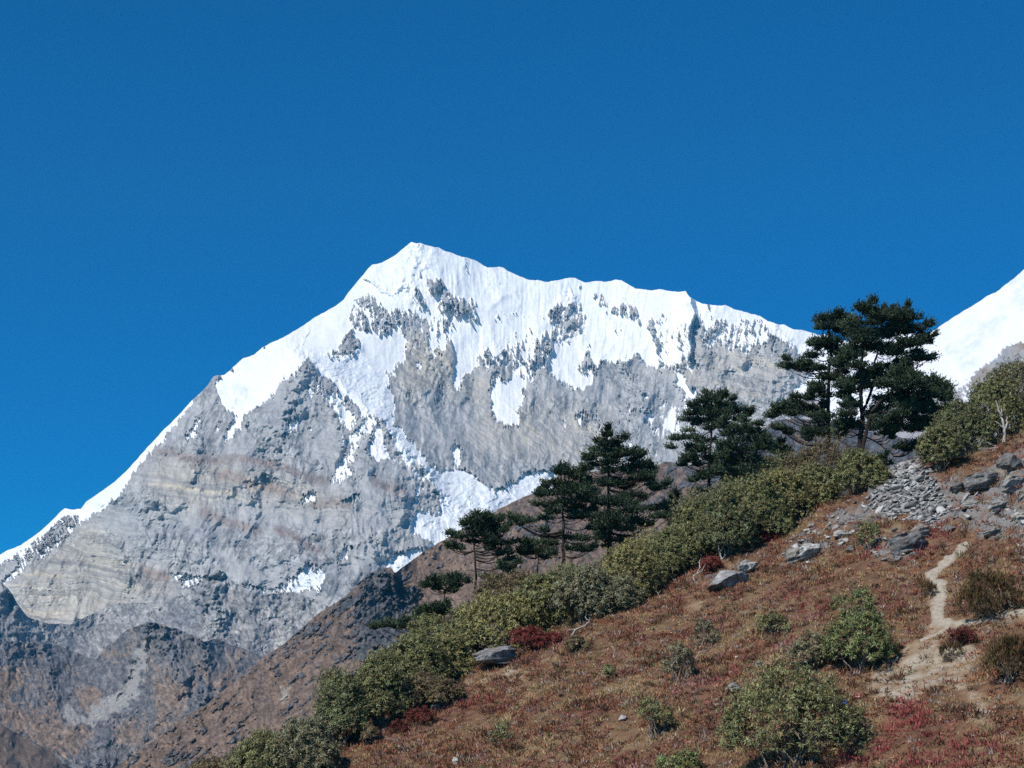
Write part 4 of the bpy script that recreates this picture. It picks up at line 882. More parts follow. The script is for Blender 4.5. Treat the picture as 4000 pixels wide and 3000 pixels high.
# ------------------------------------------------------------------ firs
def make_fir(dx, dy, ty, tx, prof, label, seed, trunk_r=.2, dense=1.0, group="dark firs on the ridge", stems=None, limbs=(), bare=(), name="fir_tree", spray=.25, behind=2.0, tone=(.068, .098, .060), pads=None, sheet=10):
    """prof: rows (height fraction, reach to the left px, reach to the right px, fullness)"""
    r = np.random.RandomState(5000 + seed)
    base, zr, D = hit(dx, dy)
    m = K / FPX * D
    base = base + np.array([0, 0, 0.0])
    H = (dy - ty) * m + (zr - base[2])
    f0 = (zr - base[2]) / H
    lean = (tx - dx) * m
    prof = np.array(prof, float); prof[:, 0] = f0 + (1 - f0) * prof[:, 0]
    tt = np.linspace(0, 1, 22)
    def trunk_at(t):
        t = np.asarray(t, float)
        return np.stack([lean * t ** 1.3 + .12 * H / 8 * np.sin(t * 7 + seed), .10 * np.sin(t * 5 + seed * 2), H * t], -1)
    TP = trunk_at(tt); TP[0, 2] = -.4
    wood = [(TP, trunk_r * (1 - .90 * tt ** .9) + .012)]
    sb, sdv = [], []                          # spray bases and directions
    def branch(p0, az, L, rise, full, th=.022):
        n = max(5, int(L / .22)); s = np.linspace(0, 1, n)
        dirv = np.array([math.cos(az), math.sin(az), 0])
        side = np.array([-dirv[1], dirv[0], 0])
        z = L * (rise * s - .30 * s ** 1.5 * (1 + .4 * r.rand()) * .6 + .26 * s ** 3)
        sway = .10 * L * math.sin(r.rand() * 6) * s ** 2
        P = p0 + dirv * (L * s)[:, None] + side * sway[:, None] + np.array([0, 0, 1.]) * z[:, None]
        wood.append((P, np.linspace(th * (1 + .35 * L), .006, n)))
        # side twigs in a flat fan
        start = .28 if L > 1.2 else .12
        nt = int(L * (1 - start) / .060 * full * dense) + 4
        q = start + (1 - start) * np.sort(r.rand(nt))
        tl = (.16 + .34 * L ** .8 * np.sin(np.pi * np.clip(.18 + .80 * (q - start) / (1 - start), 0, 1)) ** .8) * (.6 + .6 * r.rand(nt)) * .8
        tl = np.minimum(tl, .95)
        bp = np.stack([np.interp(q, s, P[:, i]) for i in range(3)], -1)
        sg = np.where(r.rand(nt) < .5, -1, 1)
        ta = r.normal(.85, .22, nt)
        td = unit(dirv[None] * np.cos(ta)[:, None] + side[None] * (np.sin(ta) * sg)[:, None] + np.array([0, 0, 1.])[None] * r.normal(.10, .13, nt)[:, None])
        for j in range(nt):
            k = max(2, int(tl[j] / (spray * .36)))
            w = np.linspace(.1, 1, k)
            sb.append(bp[j] + td[j] * (tl[j] * w)[:, None]); 
            dd = td[j][None] + .45 * r.normal(size=(k, 3)) + np.array([0, 0, .55])
            sdv.append(unit(dd))
            if tl[j] > .3: wood.append((np.stack([bp[j], bp[j] + td[j] * tl[j] * .8]), np.array([.009, .004])))
        # the leading shoot
        k = max(3, int(L * (1 - start) / .07)); w = start + (1 - start) * r.rand(k)
        sb.append(np.stack([np.interp(w, s, P[:, i]) for i in range(3)], -1)); sdv.append(unit(dirv[None] * .8 + .5 * r.normal(size=(k, 3)) + np.array([0, 0, .5])))
    def foliage_pad(q, stems_):
        """one flat clump of foliage on its own limb: q = (x, y, rx, ry) on the sheet"""
        cx, cyy = tr(sheet, [q[:2]])[0] / K; k10 = SH[sheet][2] / K * m
        c = np.array([(cx - dx) * m, r.normal(0, .9), (dy - cyy) * m + (zr - base[2])])
        rx, rz = q[2] * k10, q[3] * k10; ry = max(.5, rx * .75)
        best = min(stems_, key=lambda P: np.abs(P - (c - (0, 0, .15 * rx))).sum(1).min())
        i = np.argmin(np.linalg.norm((best - (c - np.array([0, 0, .25 * np.abs(c[0] - best[:, 0]).min()]))) * (1, .3, 1.6), axis=1))
        p0 = best[i]; t = np.linspace(0, 1, 9)[:, None]
        L = np.linalg.norm(c - p0)
        P = p0 * (1 - t) + (c - (0, 0, rz * .5)) * t + np.array([0, 0, -1.]) * (.16 * L * np.sin(t * np.pi)) + .03 * r.normal(size=(9, 3)) * t
        wood.append((P, np.linspace(.022 + .022 * L ** .7, .012, 9)))
        thick = (1.05 if sheet == 10 else .60) * r.uniform(.75, 1.35)
        rz = rz * thick + .08; rx = rx * (1.08 if sheet == 10 else .98)
        n = int((300 if sheet == 10 else 215) * rx * (rz + .12) * dense) + 45
        e = unit(r.normal(size=(n, 3))) * (r.rand(n, 1) ** .45)
        e[:, 2] = np.where(e[:, 2] < -.3, -e[:, 2] * .6, e[:, 2])
        lump = 1 + 1.0 * fbm(e[:, 0] * 2.6 + q[0], e[:, 1] * 2 + e[:, 2] * 1.6 + q[1], 3, 465)
        Q = c + e * np.array([rx, ry, rz]) * lump[:, None]
        inw = unit((Q - P[5]) * (1, 1, .35))
        for j in r.choice(n, max(6, n // 14), replace=False):
            w0 = P[r.randint(4, 9)]; tt_ = np.linspace(0, 1, 4)[:, None]
            wood.append((w0 * (1 - tt_) + Q[j] * tt_ - np.array([0, 0, .10]) * np.sin(tt_ * np.pi), np.linspace(.012, .004, 4)))
        tip = np.nonzero((np.linalg.norm(e, axis=1) > .62) & (e[:, 2] > -.25) & (r.rand(n) < (.60 if sheet == 10 else .85)))[0]
        sd_ = unit(inw[tip] * .95 + .45 * r.normal(size=(len(tip), 3)) + np.array([0, 0, .75]))
        for rep in range(4):
            sb.append(Q[tip] + sd_ * (spray * .55 * rep) * (.6 + .8 * r.rand(len(tip), 1))); sdv.append(unit(sd_ + .30 * r.normal(size=(len(tip), 3))))
        for rep in range(3):
            off = inw * (spray * .55 * (rep - 1)) + .05 * r.normal(size=(n, 3)); off[:, 2] *= .5
            sb.append(Q + off); sdv.append(unit(inw * .75 + .50 * r.normal(size=(n, 3)) + np.array([0, 0, .6])))
    if pads is not None:
        stems_ = [TP]
        if stems:
            stems_ = []
            for si, (ln, rad) in enumerate(stems):
                q = tr(sheet, ln) / K
                P = np.stack([(q[:, 0] - dx) * m, np.full(len(q), .25 * si), (dy - q[:, 1]) * m + (zr - base[2])], -1)
                t = np.linspace(0, 1, len(q)); tf = np.linspace(0, 1, len(q) * 5)
                P = np.stack([np.interp(tf, t, P[:, i]) for i in range(3)], -1)
                if si == 0: P = np.concatenate([[[P[0, 0], 0, -.4]], P])
                P[1:, :2] += .03 * np.cumsum(r.normal(size=(len(P) - 1, 2)), 0)
                wood.append((P, np.linspace(rad, rad * .22, len(P)))); stems_.append(P)
            wood.pop(0)
        more = []
        for x_, y_, a_, b_ in pads:
            for _ in range(2):
                if r.rand() < (.65 if sheet == 10 else .30): more.append((x_ + a_ * r.uniform(-.9, .9), y_ + b_ * r.uniform(-1.6, 1.3), a_ * r.uniform(.3, .6), b_ * r.uniform(.45, .8)))
        for q in list(pads) + more: foliage_pad(q, stems_)
    else:
        hgt = prof[0, 0]
        while hgt < .985:
            l = np.interp(hgt, prof[:, 0], prof[:, 1]) * m; rr = np.interp(hgt, prof[:, 0], prof[:, 2]) * m; fu = np.interp(hgt, prof[:, 0], prof[:, 3])
            nb = 5 if hgt < .8 else 4
            a0 = r.rand() * 6.28
            for i in range(nb):
                if r.rand() > fu: continue
                az = a0 + i * 2 * np.pi / nb + r.normal(0, .25)
                c = math.cos(az)
                reach = (rr if c > 0 else l) * abs(c) + .8 * min(l, rr) * (1 - abs(c)) 
                L = max(.18, reach * (.72 + .42 * r.rand()))
                young = sstep(.72, 1.0, hgt)
                branch(trunk_at(hgt + .012 * r.normal()), az, L, .12 + .75 * float(young) + .08 * r.normal(), 1.0)
            hgt += (.30 + .14 * r.rand()) / H * (1 - .4 * hgt)
        for k in range(6): branch(trunk_at(.93 + .012 * k), k * 1.1 + seed, .25 + .12 * r.rand(), 1.2, 1.5, .01)
        tp = trunk_at(np.linspace(.95, 1.0, 8)); sb.append(tp); sdv.append(unit(np.array([0, 0, 1.]) + .4 * r.normal(size=(8, 3))))
    for (hf, reach_px, az, rise) in limbs:    # individual heavy limbs seen in the photograph
        branch(trunk_at(f0 + (1 - f0) * hf), az, abs(reach_px) * m, rise, 1.35, .04)
    for (hf, reach_px, az, rise) in bare:     # dead leafless limbs
        p0 = trunk_at(f0 + (1 - f0) * hf); L = abs(reach_px) * m; s = np.linspace(0, 1, 6)
        dv = np.array([math.cos(az), math.sin(az), 0])
        P = p0 + dv * (L * s)[:, None] + np.array([0, 0, 1.]) * (L * (rise * s - .15 * s ** 2))[:, None] + .03 * r.normal(size=(6, 3)) * s[:, None]
        wood.append((P, np.linspace(.03, .008, 6)))
        for j in range(5):
            a = P[r.randint(2, 6)]; wood.append((np.stack([a, a + unit(dv + .8 * r.normal(size=3)) * (.2 + .25 * r.rand())]), np.array([.010, .004])))
    root = empty(name, base); tag(root, label, "fir tree", group)
    v, f = tubes(wood, 5)
    c = np.empty((len(v), 3)); c[:] = (.036, .027, .023); c *= (1 + .35 * fbm(v[:, 2] / .3, v[:, 0] / .12, 3, 460))[:, None]
    mesh_np("trunk", v, f, M_bark, root, np.clip(c, .01, .5))
    B = np.concatenate(sb); Dv = np.concatenate(sdv)
    N = len(B)
    sd = unit(np.cross(Dv, r.normal(size=(N, 3))))
    L = spray * (.7 + .6 * r.rand(N)); Wd = spray * .36 * (.7 + .6 * r.rand(N))
    cl = fbm(B[:, 0] / .5, B[:, 2] / .4 + B[:, 1], 3, 470)
    col = np.array(tone)[None] * (1 + .3 * r.normal(size=N) + .5 * cl)[:, None].clip(.4, 2)
    y = r.rand(N) < .12; col[y] = col[y] * np.array((1.5, 1.35, .9))
    v1, f1, c1 = blades(B, Dv, sd, L, Wd, col)
    s2 = np.cross(Dv, sd)
    v2, f2, c2 = blades(B, Dv, s2, L, Wd, col)
    mesh_np("crown", np.concatenate([v1, v2]), np.concatenate([f1, f2 + len(v1)]), M_needle, root, np.clip(np.concatenate([c1, c2]), .006, .3), smooth=False)
    return root, N
PI = math.pi
FIRS = [
 dict(dx=957, dy=1312, ty=1243, tx=962, prof=[(0,1,1,1),(1,1,1,1)], label="small flat-topped fir, the lowest upright one on the ridge", group="dark firs on the ridge", sheet=12,
      stems=[([(1185,1500),(1180,1440),(1185,1350),(1192,1280),(1190,1235)], .075)], pads=[(1190,1232,120,20),(1090,1262,55,20),(1270,1232,65,28),(1180,1268,100,22),(1310,1265,65,20),(1080,1302,75,14),(1020,1312,36,8),(1250,1300,55,16),(1370,1265,28,9),(1130,1330,34,8),(1240,1340,44,12)]),
 dict(dx=1027, dy=1292, ty=1106, tx=1040, prof=[(0,1,1,1),(1,1,1,1)], label="slim layered fir with a bare lower trunk, right of the small flat-topped one", group="dark firs on the ridge", sheet=12, bare=[(.30,46,PI,.25),(.22,60,0,.1),(.12,36,.1,.25),(.36,40,.5,.1),(.28,42,PI+.4,.0),(.40,40,PI,.2),(.33,50,-.2,.2),(.25,30,PI-.6,.3)],
      stems=[([(1462,1430),(1465,1350),(1470,1200),(1465,1050),(1460,900),(1465,780),(1470,680)], .15)], pads=[(1470,688,40,22),(1460,720,65,26),(1540,715,46,26),(1400,740,55,20),(1600,705,36,20),(1480,770,100,28),(1380,780,55,14),(1590,770,65,26),(1645,722,28,20),(1450,820,95,28),(1560,830,85,28),(1660,800,55,22),(1720,790,33,14),(1480,870,85,26),(1600,880,85,22),(1690,850,55,18),(1300,860,75,13),(1245,850,36,8),(1360,880,65,14),(1440,920,65,18),(1560,930,55,12),(1700,930,92,14),(1780,918,36,10),(1640,952,65,13),(1270,955,66,11),(1320,975,46,13),(1225,955,28,7),(1580,990,55,13),(1700,1020,56,11),(1742,1003,28,8),(1650,1040,46,10),(1720,1085,42,11)]),
 dict(dx=1118, dy=1268, ty=1218, tx=1120, prof=[(0,1,1,1),(1,1,1,1)], label="little ragged fir beside the trunk of the slim layered fir", group="dark firs on the ridge", sheet=12,
      stems=[([(1700,1270),(1712,1200),(1725,1120)], .05)], pads=[(1700,1150,55,20),(1760,1140,38,14),(1812,1112,32,16),(1740,1182,55,20),(1690,1120,30,14),(1650,1245,40,16),(1560,1240,50,18)]),
 dict(dx=1196, dy=1247, ty=1010, tx=1206, prof=[(0,1,1,1),(1,1,1,1)], label="broad fir with very long lower limbs reaching to the left", group="dark firs on the ridge", sheet=11, bare=[(.30,46,PI,.1),(.28,56,.4,.1)],
      stems=[([(548,1390),(545,1300),(550,1150),(556,1000),(560,850),(562,700),(560,590)], .20)], pads=[(560,600,28,28),(600,630,65,36),(530,660,55,36),(660,670,72,42),(480,710,62,36),(580,720,90,46),(720,710,55,42),(430,730,36,18),(680,760,90,42),(500,780,72,32),(600,800,100,42),(750,790,65,46),(420,780,46,20),(398,810,46,12),(720,840,80,36),(560,860,72,32),(640,880,80,28),(790,860,55,36),(450,870,64,22),(368,875,28,12),(740,910,55,20),(235,985,62,24),(300,1000,60,18),(188,970,26,12),(430,960,62,18),(500,940,46,16),(700,960,70,14),(800,980,55,18),(780,1040,80,12),(860,1050,36,12),(600,1110,70,22),(430,1070,36,10),(680,1140,55,16),(690,1200,64,28),(620,1200,46,24),(740,1190,36,22),(480,1230,46,22),(640,960,60,14)]),
 dict(dx=1097, dy=1258, ty=1168, tx=1102, prof=[(0,1,1,1),(1,1,1,1)], label="low dark fir under the long limbs of the broad fir", group="dark firs on the ridge", sheet=11,
      stems=[([(360,1400),(362,1330),(368,1250),(375,1160)], .08)], pads=[(340,1148,75,30),(290,1190,50,26),(420,1140,65,32),(470,1150,46,22),(380,1200,65,22),(310,1230,55,18),(500,1110,28,18),(268,1215,24,9),(440,1200,55,24),(410,1250,50,18)]),
 dict(dx=1320, dy=1205, ty=924, tx=1317, prof=[(0,1,1,1),(1,1,1,1)], label="tall conical fir directly behind the broad fir", group="dark firs on the ridge", sheet=11,
      stems=[([(890,1220),(890,1000),(888,800),(890,600),(886,450),(882,310)], .21)], pads=[(880,330,18,28),(880,380,42,32),(920,410,62,32),(860,440,52,28),(920,470,80,32),(990,400,38,24),(800,450,44,18),(880,520,82,32),(970,520,72,36),(760,530,62,22),(1080,480,52,18),(1040,520,72,26),(1120,500,34,12),(900,570,62,28),(800,570,52,20),(740,602,56,18),(700,610,26,10),(1060,580,80,28),(1130,590,55,24),(1190,608,44,15),(1150,640,80,18),(1010,620,55,20),(900,630,55,20),(1130,690,90,18),(1170,670,55,15),(1060,690,55,18),(900,690,80,26),(960,720,64,22),(850,720,62,26),(1020,730,44,16),(1060,800,80,18),(1230,760,80,18),(1290,725,32,10),(1120,820,26,10),(960,830,100,46),(900,860,100,55),(1000,880,90,46),(1040,940,90,46),(900,960,115,62),(1060,1000,80,36),(860,1040,100,46),(980,1060,100,36),(1160,1000,55,20),(1200,900,100,16),(1280,870,44,13),(840,1110,72,36),(1240,980,80,18),(1320,960,44,16),(930,1130,70,30)]),
 dict(dx=1452, dy=1130, ty=1062, tx=1458, prof=[(0,1,1,1),(1,1,1,1)], label="small thin pale green fir between the tall firs", group="dark firs on the ridge", sheet=11, tone=(.085,.105,.075), dense=.6,
      stems=[([(1355,980),(1358,900),(1362,780)], .045)], pads=[(1362,790,14,16),(1360,820,30,18),(1358,850,46,18),(1390,880,44,16),(1330,890,46,16),(1360,920,60,20),(1310,930,40,14),(1410,920,36,14)]),
 dict(dx=1533, dy=1082, ty=832, tx=1537, prof=[(0,1,1,1),(1,1,1,1)], label="tall pointed fir with gaps between its layers, left of the bushy fir", group="dark firs on the ridge", sheet=11, bare=[(.17,80,0,-.05),(.12,60,.4,-.05),(.56,50,.3,0),(.60,40,PI,0)],
      stems=[([(1588,870),(1592,750),(1600,600),(1608,450),(1612,300),(1615,150),(1615,20)], .21)], pads=[(1615,30,16,26),(1610,75,36,28),(1640,110,52,28),(1580,120,44,26),(1690,90,44,32),(1740,70,26,28),(1640,160,80,32),(1560,170,52,24),(1500,160,44,16),(1720,150,52,28),(1780,110,22,22),(1620,210,100,33),(1500,210,62,20),(1480,245,62,17),(1560,255,72,22),(1700,220,72,36),(1800,190,55,32),(1860,190,36,14),(1830,250,62,20),(1900,215,26,16),(1500,290,44,12),(1640,270,62,20),(1610,340,62,28),(1500,440,50,16),(1390,385,58,17),(1450,390,44,14),(1352,452,36,12),(1540,370,44,18),(1590,400,72,28),(1500,480,55,18),(1560,470,62,24),(1460,550,55,22),(1430,570,36,12),(1500,540,44,20),(1610,540,55,24),(1530,590,36,14),(1600,660,70,20),(1500,690,44,16),(1560,690,62,20),(1510,810,44,18),(1560,790,44,18),(1700,660,52,14),(1740,720,70,13),(1660,600,50,18)]),
 dict(dx=1622, dy=1070, ty=872, tx=1592, prof=[(0,1,1,1),(1,1,1,1)], label="dense bushy dark fir leaning on the tall pointed one", group="dark firs on the ridge", sheet=11,
      stems=[([(1985,720),(1975,600),(1950,480),(1915,380),(1895,280)], .16)], pads=[(1890,290,44,26),(1960,300,44,28),(1840,320,80,33),(1930,350,72,36),(2000,370,36,28),(1770,350,85,36),(1860,400,100,42),(1990,420,62,36),(1740,440,80,36),(1850,470,110,42),(1980,480,80,36),(2040,460,36,28),(1760,520,90,36),(1880,540,110,42),(2000,550,72,42),(1700,560,52,22),(1800,590,100,36),(1920,610,100,42),(2030,620,52,36),(1860,660,100,33),(1960,670,72,33),(1770,640,62,24),(1690,620,44,20),(1760,280,62,24),(2060,540,30,24),(1700,500,50,22)]),
 dict(dx=1686, dy=995, ty=955, tx=1686, prof=[(0,1,1,1),(1,1,1,1)], label="young dark fir peeping over the thicket left of the tall firs", group="dark firs on the ridge", sheet=11,
      stems=[([(2130,520),(2128,470),(2128,415)], .04)], pads=[(2128,425,16,16),(2125,455,40,22),(2150,480,44,24),(2095,485,44,26),(2130,510,60,26)]),
 dict(dx=1790, dy=965, ty=676, tx=1806, prof=[(0,1,1,1),(1,1,1,1)], label="tall flat-topped fir with a straight bare trunk, left of the largest fir", group="tall firs by the scree cone",
      stems=[([(745,1290),(750,1100),(757,900),(765,750),(778,600),(800,500),(800,400),(780,300),(800,200),(830,160)], .25), ([(780,520),(755,420),(745,320),(735,200)], .07)],
      pads=[(820,180,120,42),(730,190,55,35),(900,200,60,45),(780,285,85,22),(880,300,70,50),(720,270,45,16),(760,420,125,48),(670,440,60,24),(880,470,90,36),(640,520,80,16),(520,608,120,30),(430,590,75,26),(600,630,90,24),(690,650,70,20),(840,590,70,34),(860,650,50,34),(800,715,95,36),(720,740,60,22),(655,795,62,28),(635,850,55,18),(740,880,50,24),
            (480,940,95,36),(385,985,110,40),(560,995,95,40),(650,975,80,50),(290,1025,60,24),(440,1045,90,26),(330,1160,62,16),(420,1185,50,12),(700,1090,95,60),(640,1165,80,32),(585,1235,80,36),(720,1215,60,44)], bare=[(.52,60,.1,-.05),(.40,50,0,-.1)]),
 dict(dx=1853, dy=990, ty=658, tx=1888, prof=[(0,1,1,1),(1,1,1,1)], label="largest fir of the ridge, two-stemmed, its broad crown against the sky", group="tall firs by the scree cone",
      stems=[([(1005,1370),(1015,1250),(1030,1100),(1028,950),(1035,850),(1048,700),(1058,550),(1075,400),(1060,250),(1050,160)], .30), ([(1050,1010),(1110,920),(1160,800),(1185,680),(1210,550),(1250,430),(1290,320),(1290,200),(1270,110)], .17), ([(1250,430),(1400,330),(1470,230),(1490,130)], .07), ([(1020,1190),(1100,1225),(1180,1260),(1260,1320),(1330,1390)], .11), ([(1010,1380),(1090,1405),(1160,1450),(1230,1480)], .07)],
      pads=[(1045,160,70,42),(1000,235,95,42),(1050,325,105,50),(1070,400,120,50),(1010,450,80,40),(985,535,90,34),(1065,575,50,24),(975,650,70,18),(905,560,65,34),(955,735,80,20),(900,785,95,22),(975,815,70,20),(930,850,60,14),(1110,660,60,30),
            (1215,115,95,46),(1330,155,95,52),(1235,215,120,60),(1480,140,36,50),(1430,215,105,44),(1560,255,95,36),(1420,290,95,38),(1290,305,95,44),(1640,250,36,20),(1615,360,75,20),(1665,370,36,14),(1470,440,100,36),(1545,420,40,28),(1205,430,120,50),(1330,500,120,46),(1550,540,140,30),(1665,520,60,14),(1420,595,105,26),(1310,610,75,34),(1150,690,90,40),(1260,700,75,34),(1120,800,75,40),(1380,240,60,30),
            (940,975,80,42),(900,1060,80,32),(960,1130,95,50),(880,1190,60,34),(1170,1010,80,40),(1200,1090,95,40),(1150,1150,80,32),(1290,1150,95,32),(1250,1205,70,22),(1360,1335,60,18),(1450,1330,55,18),(1530,1285,60,22),(1190,1420,34,14),(1250,1475,30,10)], bare=[(.46,110,.1,-.1),(.60,80,PI,-.1)]),
 dict(dx=1868, dy=990, ty=800, tx=1990, prof=[(0,1,1,1),(1,1,1,1)], label="leaning fir whose dense dark crown hangs over the right-hand thicket", group="tall firs by the scree cone", dense=1.2,
      stems=[([(1040,1340),(1090,1150),(1150,1000),(1230,900),(1330,850),(1450,800),(1600,780),(1700,740)], .20), ([(1150,1000),(1300,1000),(1450,1030),(1600,1040),(1750,1010)], .09), ([(1150,1050),(1300,1090),(1420,1140),(1520,1170)], .08)],
      pads=[(1430,715,110,50),(1290,790,110,50),(1440,830,120,60),(1300,880,110,42),(1680,755,95,58),(1745,825,90,66),(1620,875,120,50),(1500,900,95,42),(1755,910,65,32),(1400,930,95,34),(1825,980,58,26),(1700,1010,105,28),(1560,990,95,34),(1440,1010,80,42),(1560,1090,95,40),(1690,1070,85,28),(1500,1160,70,30),(1620,1150,60,22),(1250,960,80,36),(1350,1070,80,36)]),
 dict(dx=925, dy=1402, ty=1318, tx=945, prof=[(0,1,1,1),(1,1,1,1)], label="sprawling fir with one long limb stretched out low to the left", group="dark firs on the ridge", sheet=6,
      stems=[([(430,1290),(436,1220),(448,1160),(475,1090),(500,1060)], .09)], pads=[(205,1165,55,13),(140,1185,55,10),(98,1190,26,7),(285,1160,55,16),(380,1120,55,20),(440,1090,64,22),(505,1072,46,18),(330,1182,55,12),(420,1130,64,22),(480,1110,55,22),(380,1212,36,10),(250,1185,50,10),(520,1090,40,20)]),
]
tot = 0
for i, kw in enumerate(FIRS):
    kw = dict(kw); kw.setdefault("seed", i)
    tot += make_fir(**kw)[1]
print("firs", tot, time.time() - T0)
# ------------------------------------------------------------------ boulders, rubble, dead wood, scraps, heath
def ico(sub):
    t = (1 + 5 ** .5) / 2
    v = [(-1,t,0),(1,t,0),(-1,-t,0),(1,-t,0),(0,-1,t),(0,1,t),(0,-1,-t),(0,1,-t),(t,0,-1),(t,0,1),(-t,0,-1),(-t,0,1)]
    f = [(0,11,5),(0,5,1),(0,1,7),(0,7,10),(0,10,11),(1,5,9),(5,11,4),(11,10,2),(10,7,6),(7,1,8),(3,9,4),(3,4,2),(3,2,6),(3,6,8),(3,8,9),(4,9,5),(2,4,11),(6,2,10),(8,6,7),(9,8,1)]
    v = [np.array(p) / np.linalg.norm(p) for p in v]
    for _ in range(sub):
        c = {}; nf = []
        def mid(a, b):
            k = (min(a, b), max(a, b))
            if k not in c:
                p = v[a] + v[b]; v.append(p / np.linalg.norm(p)); c[k] = len(v) - 1
            return c[k]
        for a, b, d in f:
            x, y, z = mid(a, b), mid(b, d), mid(d, a); nf += [(a, x, z), (b, y, x), (d, z, y), (x, y, z)]
        f = nf
    return np.array(v), np.array(f)
ICO4 = ico(4); ICO1 = ico(1)
def make_rock(dx, dy, w, h, label, seed, dep=.8, tilt=0.0, name="boulder", col=(.135, .135, .138), sink=.25, facets=26, yaw=0.0, layers=4):
    r = np.random.RandomState(8000 + seed)
    p, zr, D = hit(dx, dy); m = K / FPX * D
    v, f = ICO4; v = v.copy()
    for _ in range(facets):
        n = unit(r.normal(size=3)); q = .42 + .38 * r.rand(); d = v @ n
        v = v - np.maximum(0, d - q)[:, None] * n * .96
    v = v / np.abs(v).max(0)
    if layers:                                # bedded rock: ledges of uneven reach
        zz = v[:, 2] * layers + .35 * v[:, 0] + .4 * r.rand(); li = np.floor(zz).astype(int)
        hsh = np.random.RandomState(seed + 300).rand(64, 3); e_ = hsh[li % 64]
        v[:, 0] *= .78 + .34 * e_[:, 0]; v[:, 1] *= .78 + .34 * e_[:, 1]; v[:, 2] += .25 / layers * (zz - li - .5) * -1
    n = (.13 * ridged(v[:, 0] * 2.2 + seed, v[:, 2] * 4.5 + v[:, 1] * 2.2, 4, 480, .6) + .05 * fbm(v[:, 0] * 4, v[:, 2] * 7 + v[:, 1] * 4, 3, 481))
    v = v * (1 + n)[:, None] * .93
    S = np.array([w * m / 2, w * m / 2 * dep, h * m / 2])
    v = v * S
    c, s = math.cos(tilt), math.sin(tilt); v = np.c_[v[:, 0] * c - v[:, 2] * s, v[:, 1], v[:, 0] * s + v[:, 2] * c]
    c, s = math.cos(yaw), math.sin(yaw); v = np.c_[v[:, 0] * c - v[:, 1] * s, v[:, 0] * s + v[:, 1] * c, v[:, 2]]
    k = fbm(v[:, 0] * 1.2 + seed, v[:, 2] * 2.2 + v[:, 1], 4, 482, .6)
    C = np.empty((len(v), 3)); C[:] = col; C *= 1.35; C *= (1 + .9 * k + .6 * fbm(v[:, 0] * 5, v[:, 2] * 8 + v[:, 1] * 5, 3, 483, .65))[:, None]
    k2 = sstep(.10, .30, fbm(v[:, 0] * 1.8 + 5, v[:, 1] * 1.8 + v[:, 2] * 2.5, 3, 484, .6)); C = C * (1 - .75 * k2[:, None]) + np.array((.15, .105, .065)) * .75 * k2[:, None]
    o = mesh_np(name, v + np.array([0, 0, S[2] * (1 - 2 * sink)]), f, M_stone, col=np.clip(C, .02, .6), smooth=False)
    o.location = p
    tag(o, label, "rock", "boulders on the heath slope")
    return o
ROCKS = [
 (1070,1440,104,46,"long grey slab, the lower of two stacked beside the bright red bush",dict(tilt=.16,sink=.12)),
 (1072,1400,76,38,"wedge-shaped grey slab lying on top of the long one beside the red bush",dict(tilt=.22,sink=.05)),
 (1572,1272,92,52,"large tilted grey boulder with a black undercut below the crimson bush",dict(tilt=.35,sink=.15,col=(.20,.20,.20))),
 (1615,1240,56,34,"pale boulder touching the upper side of the large tilted one",dict(tilt=.3,col=(.24,.235,.225))),
 (1715,1218,64,46,"lichened grey crag left of the pale shattered block",dict(tilt=.3,col=(.15,.145,.13))),
 (1752,1200,70,40,"pale shattered block in the middle of the stony bank",dict(tilt=.3,col=(.28,.275,.265))),
 (1955,1190,100,58,"jagged dark crag above the red heath, below the scree",dict(tilt=.25,col=(.11,.11,.112),facets=18)),
 (1985,1165,60,40,"rough brown-grey crag leaning on the jagged dark one",dict(tilt=.3,col=(.14,.13,.12))),
 (1820,1160,40,22,"small pale rock on the stony bank left of the stemmed shrub",dict(col=(.25,.245,.235))),
 (1840,1025,62,36,"rounded grey boulder at the left foot of the scree cone",dict(tilt=.1,col=(.17,.17,.168))),
 (1835,1195,26,22,"small dark grey block left of the jagged dark crag",dict(col=(.10,.10,.102))),
 (2118,1058,92,50,"big dark slab tilted up beside the scree, right of the right-hand thicket",dict(tilt=.32,col=(.135,.133,.13),sink=.2)),
 (2068,1062,42,30,"dark block with a black hollow right of the scree cone",dict(tilt=.3,col=(.10,.10,.10))),
 (2185,1015,60,56,"steep dark rock face near the right edge above the pale rubble",dict(tilt=.7,col=(.11,.108,.105))),
 (2190,1060,60,44,"blocky grey rock under the steep dark face at the right edge",dict(tilt=.3,col=(.19,.186,.18))),
 (2100,1100,50,26,"flat grey rock in the rubble below the big dark slab",dict(tilt=.2,col=(.18,.177,.172))),
 (2160,1100,46,30,"angular grey rock in the rubble near the right edge",dict(tilt=.35,col=(.16,.158,.155))),
 (2205,1130,40,30,"pale rock at the right edge beside the heath",dict(tilt=.2,col=(.27,.26,.24))),
 (2050,1150,44,24,"low dark outcrop just above the top of the path",dict(tilt=.3,col=(.12,.12,.12))),
 (2140,1155,50,22,"long low grey outcrop right of the top of the path",dict(tilt=.25,col=(.16,.155,.15))),
 (1585,1500,40,26,"small grey rock alone in the heath left of the largest shrub",dict(tilt=.2,col=(.16,.16,.16))),
 (1640,1440,26,18,"small pale stone left of the low grey-green shrub",dict(col=(.24,.23,.22))),
 (1345,1560,26,16,"small grey stone with a white face low on the slope",dict(col=(.28,.27,.26))),
 (985,1655,14,26,"small upright pale stone at the bottom edge",dict(col=(.42,.39,.33),tilt=.4)),
 (940,1535,40,20,"grey rock at the foot of the thicket by the dark red bush",dict(tilt=.2,col=(.19,.185,.175))),
 (1590,1422,10,7,"tiny white stone in the heath",dict(col=(.6,.58,.55),tilt=.5)),
]
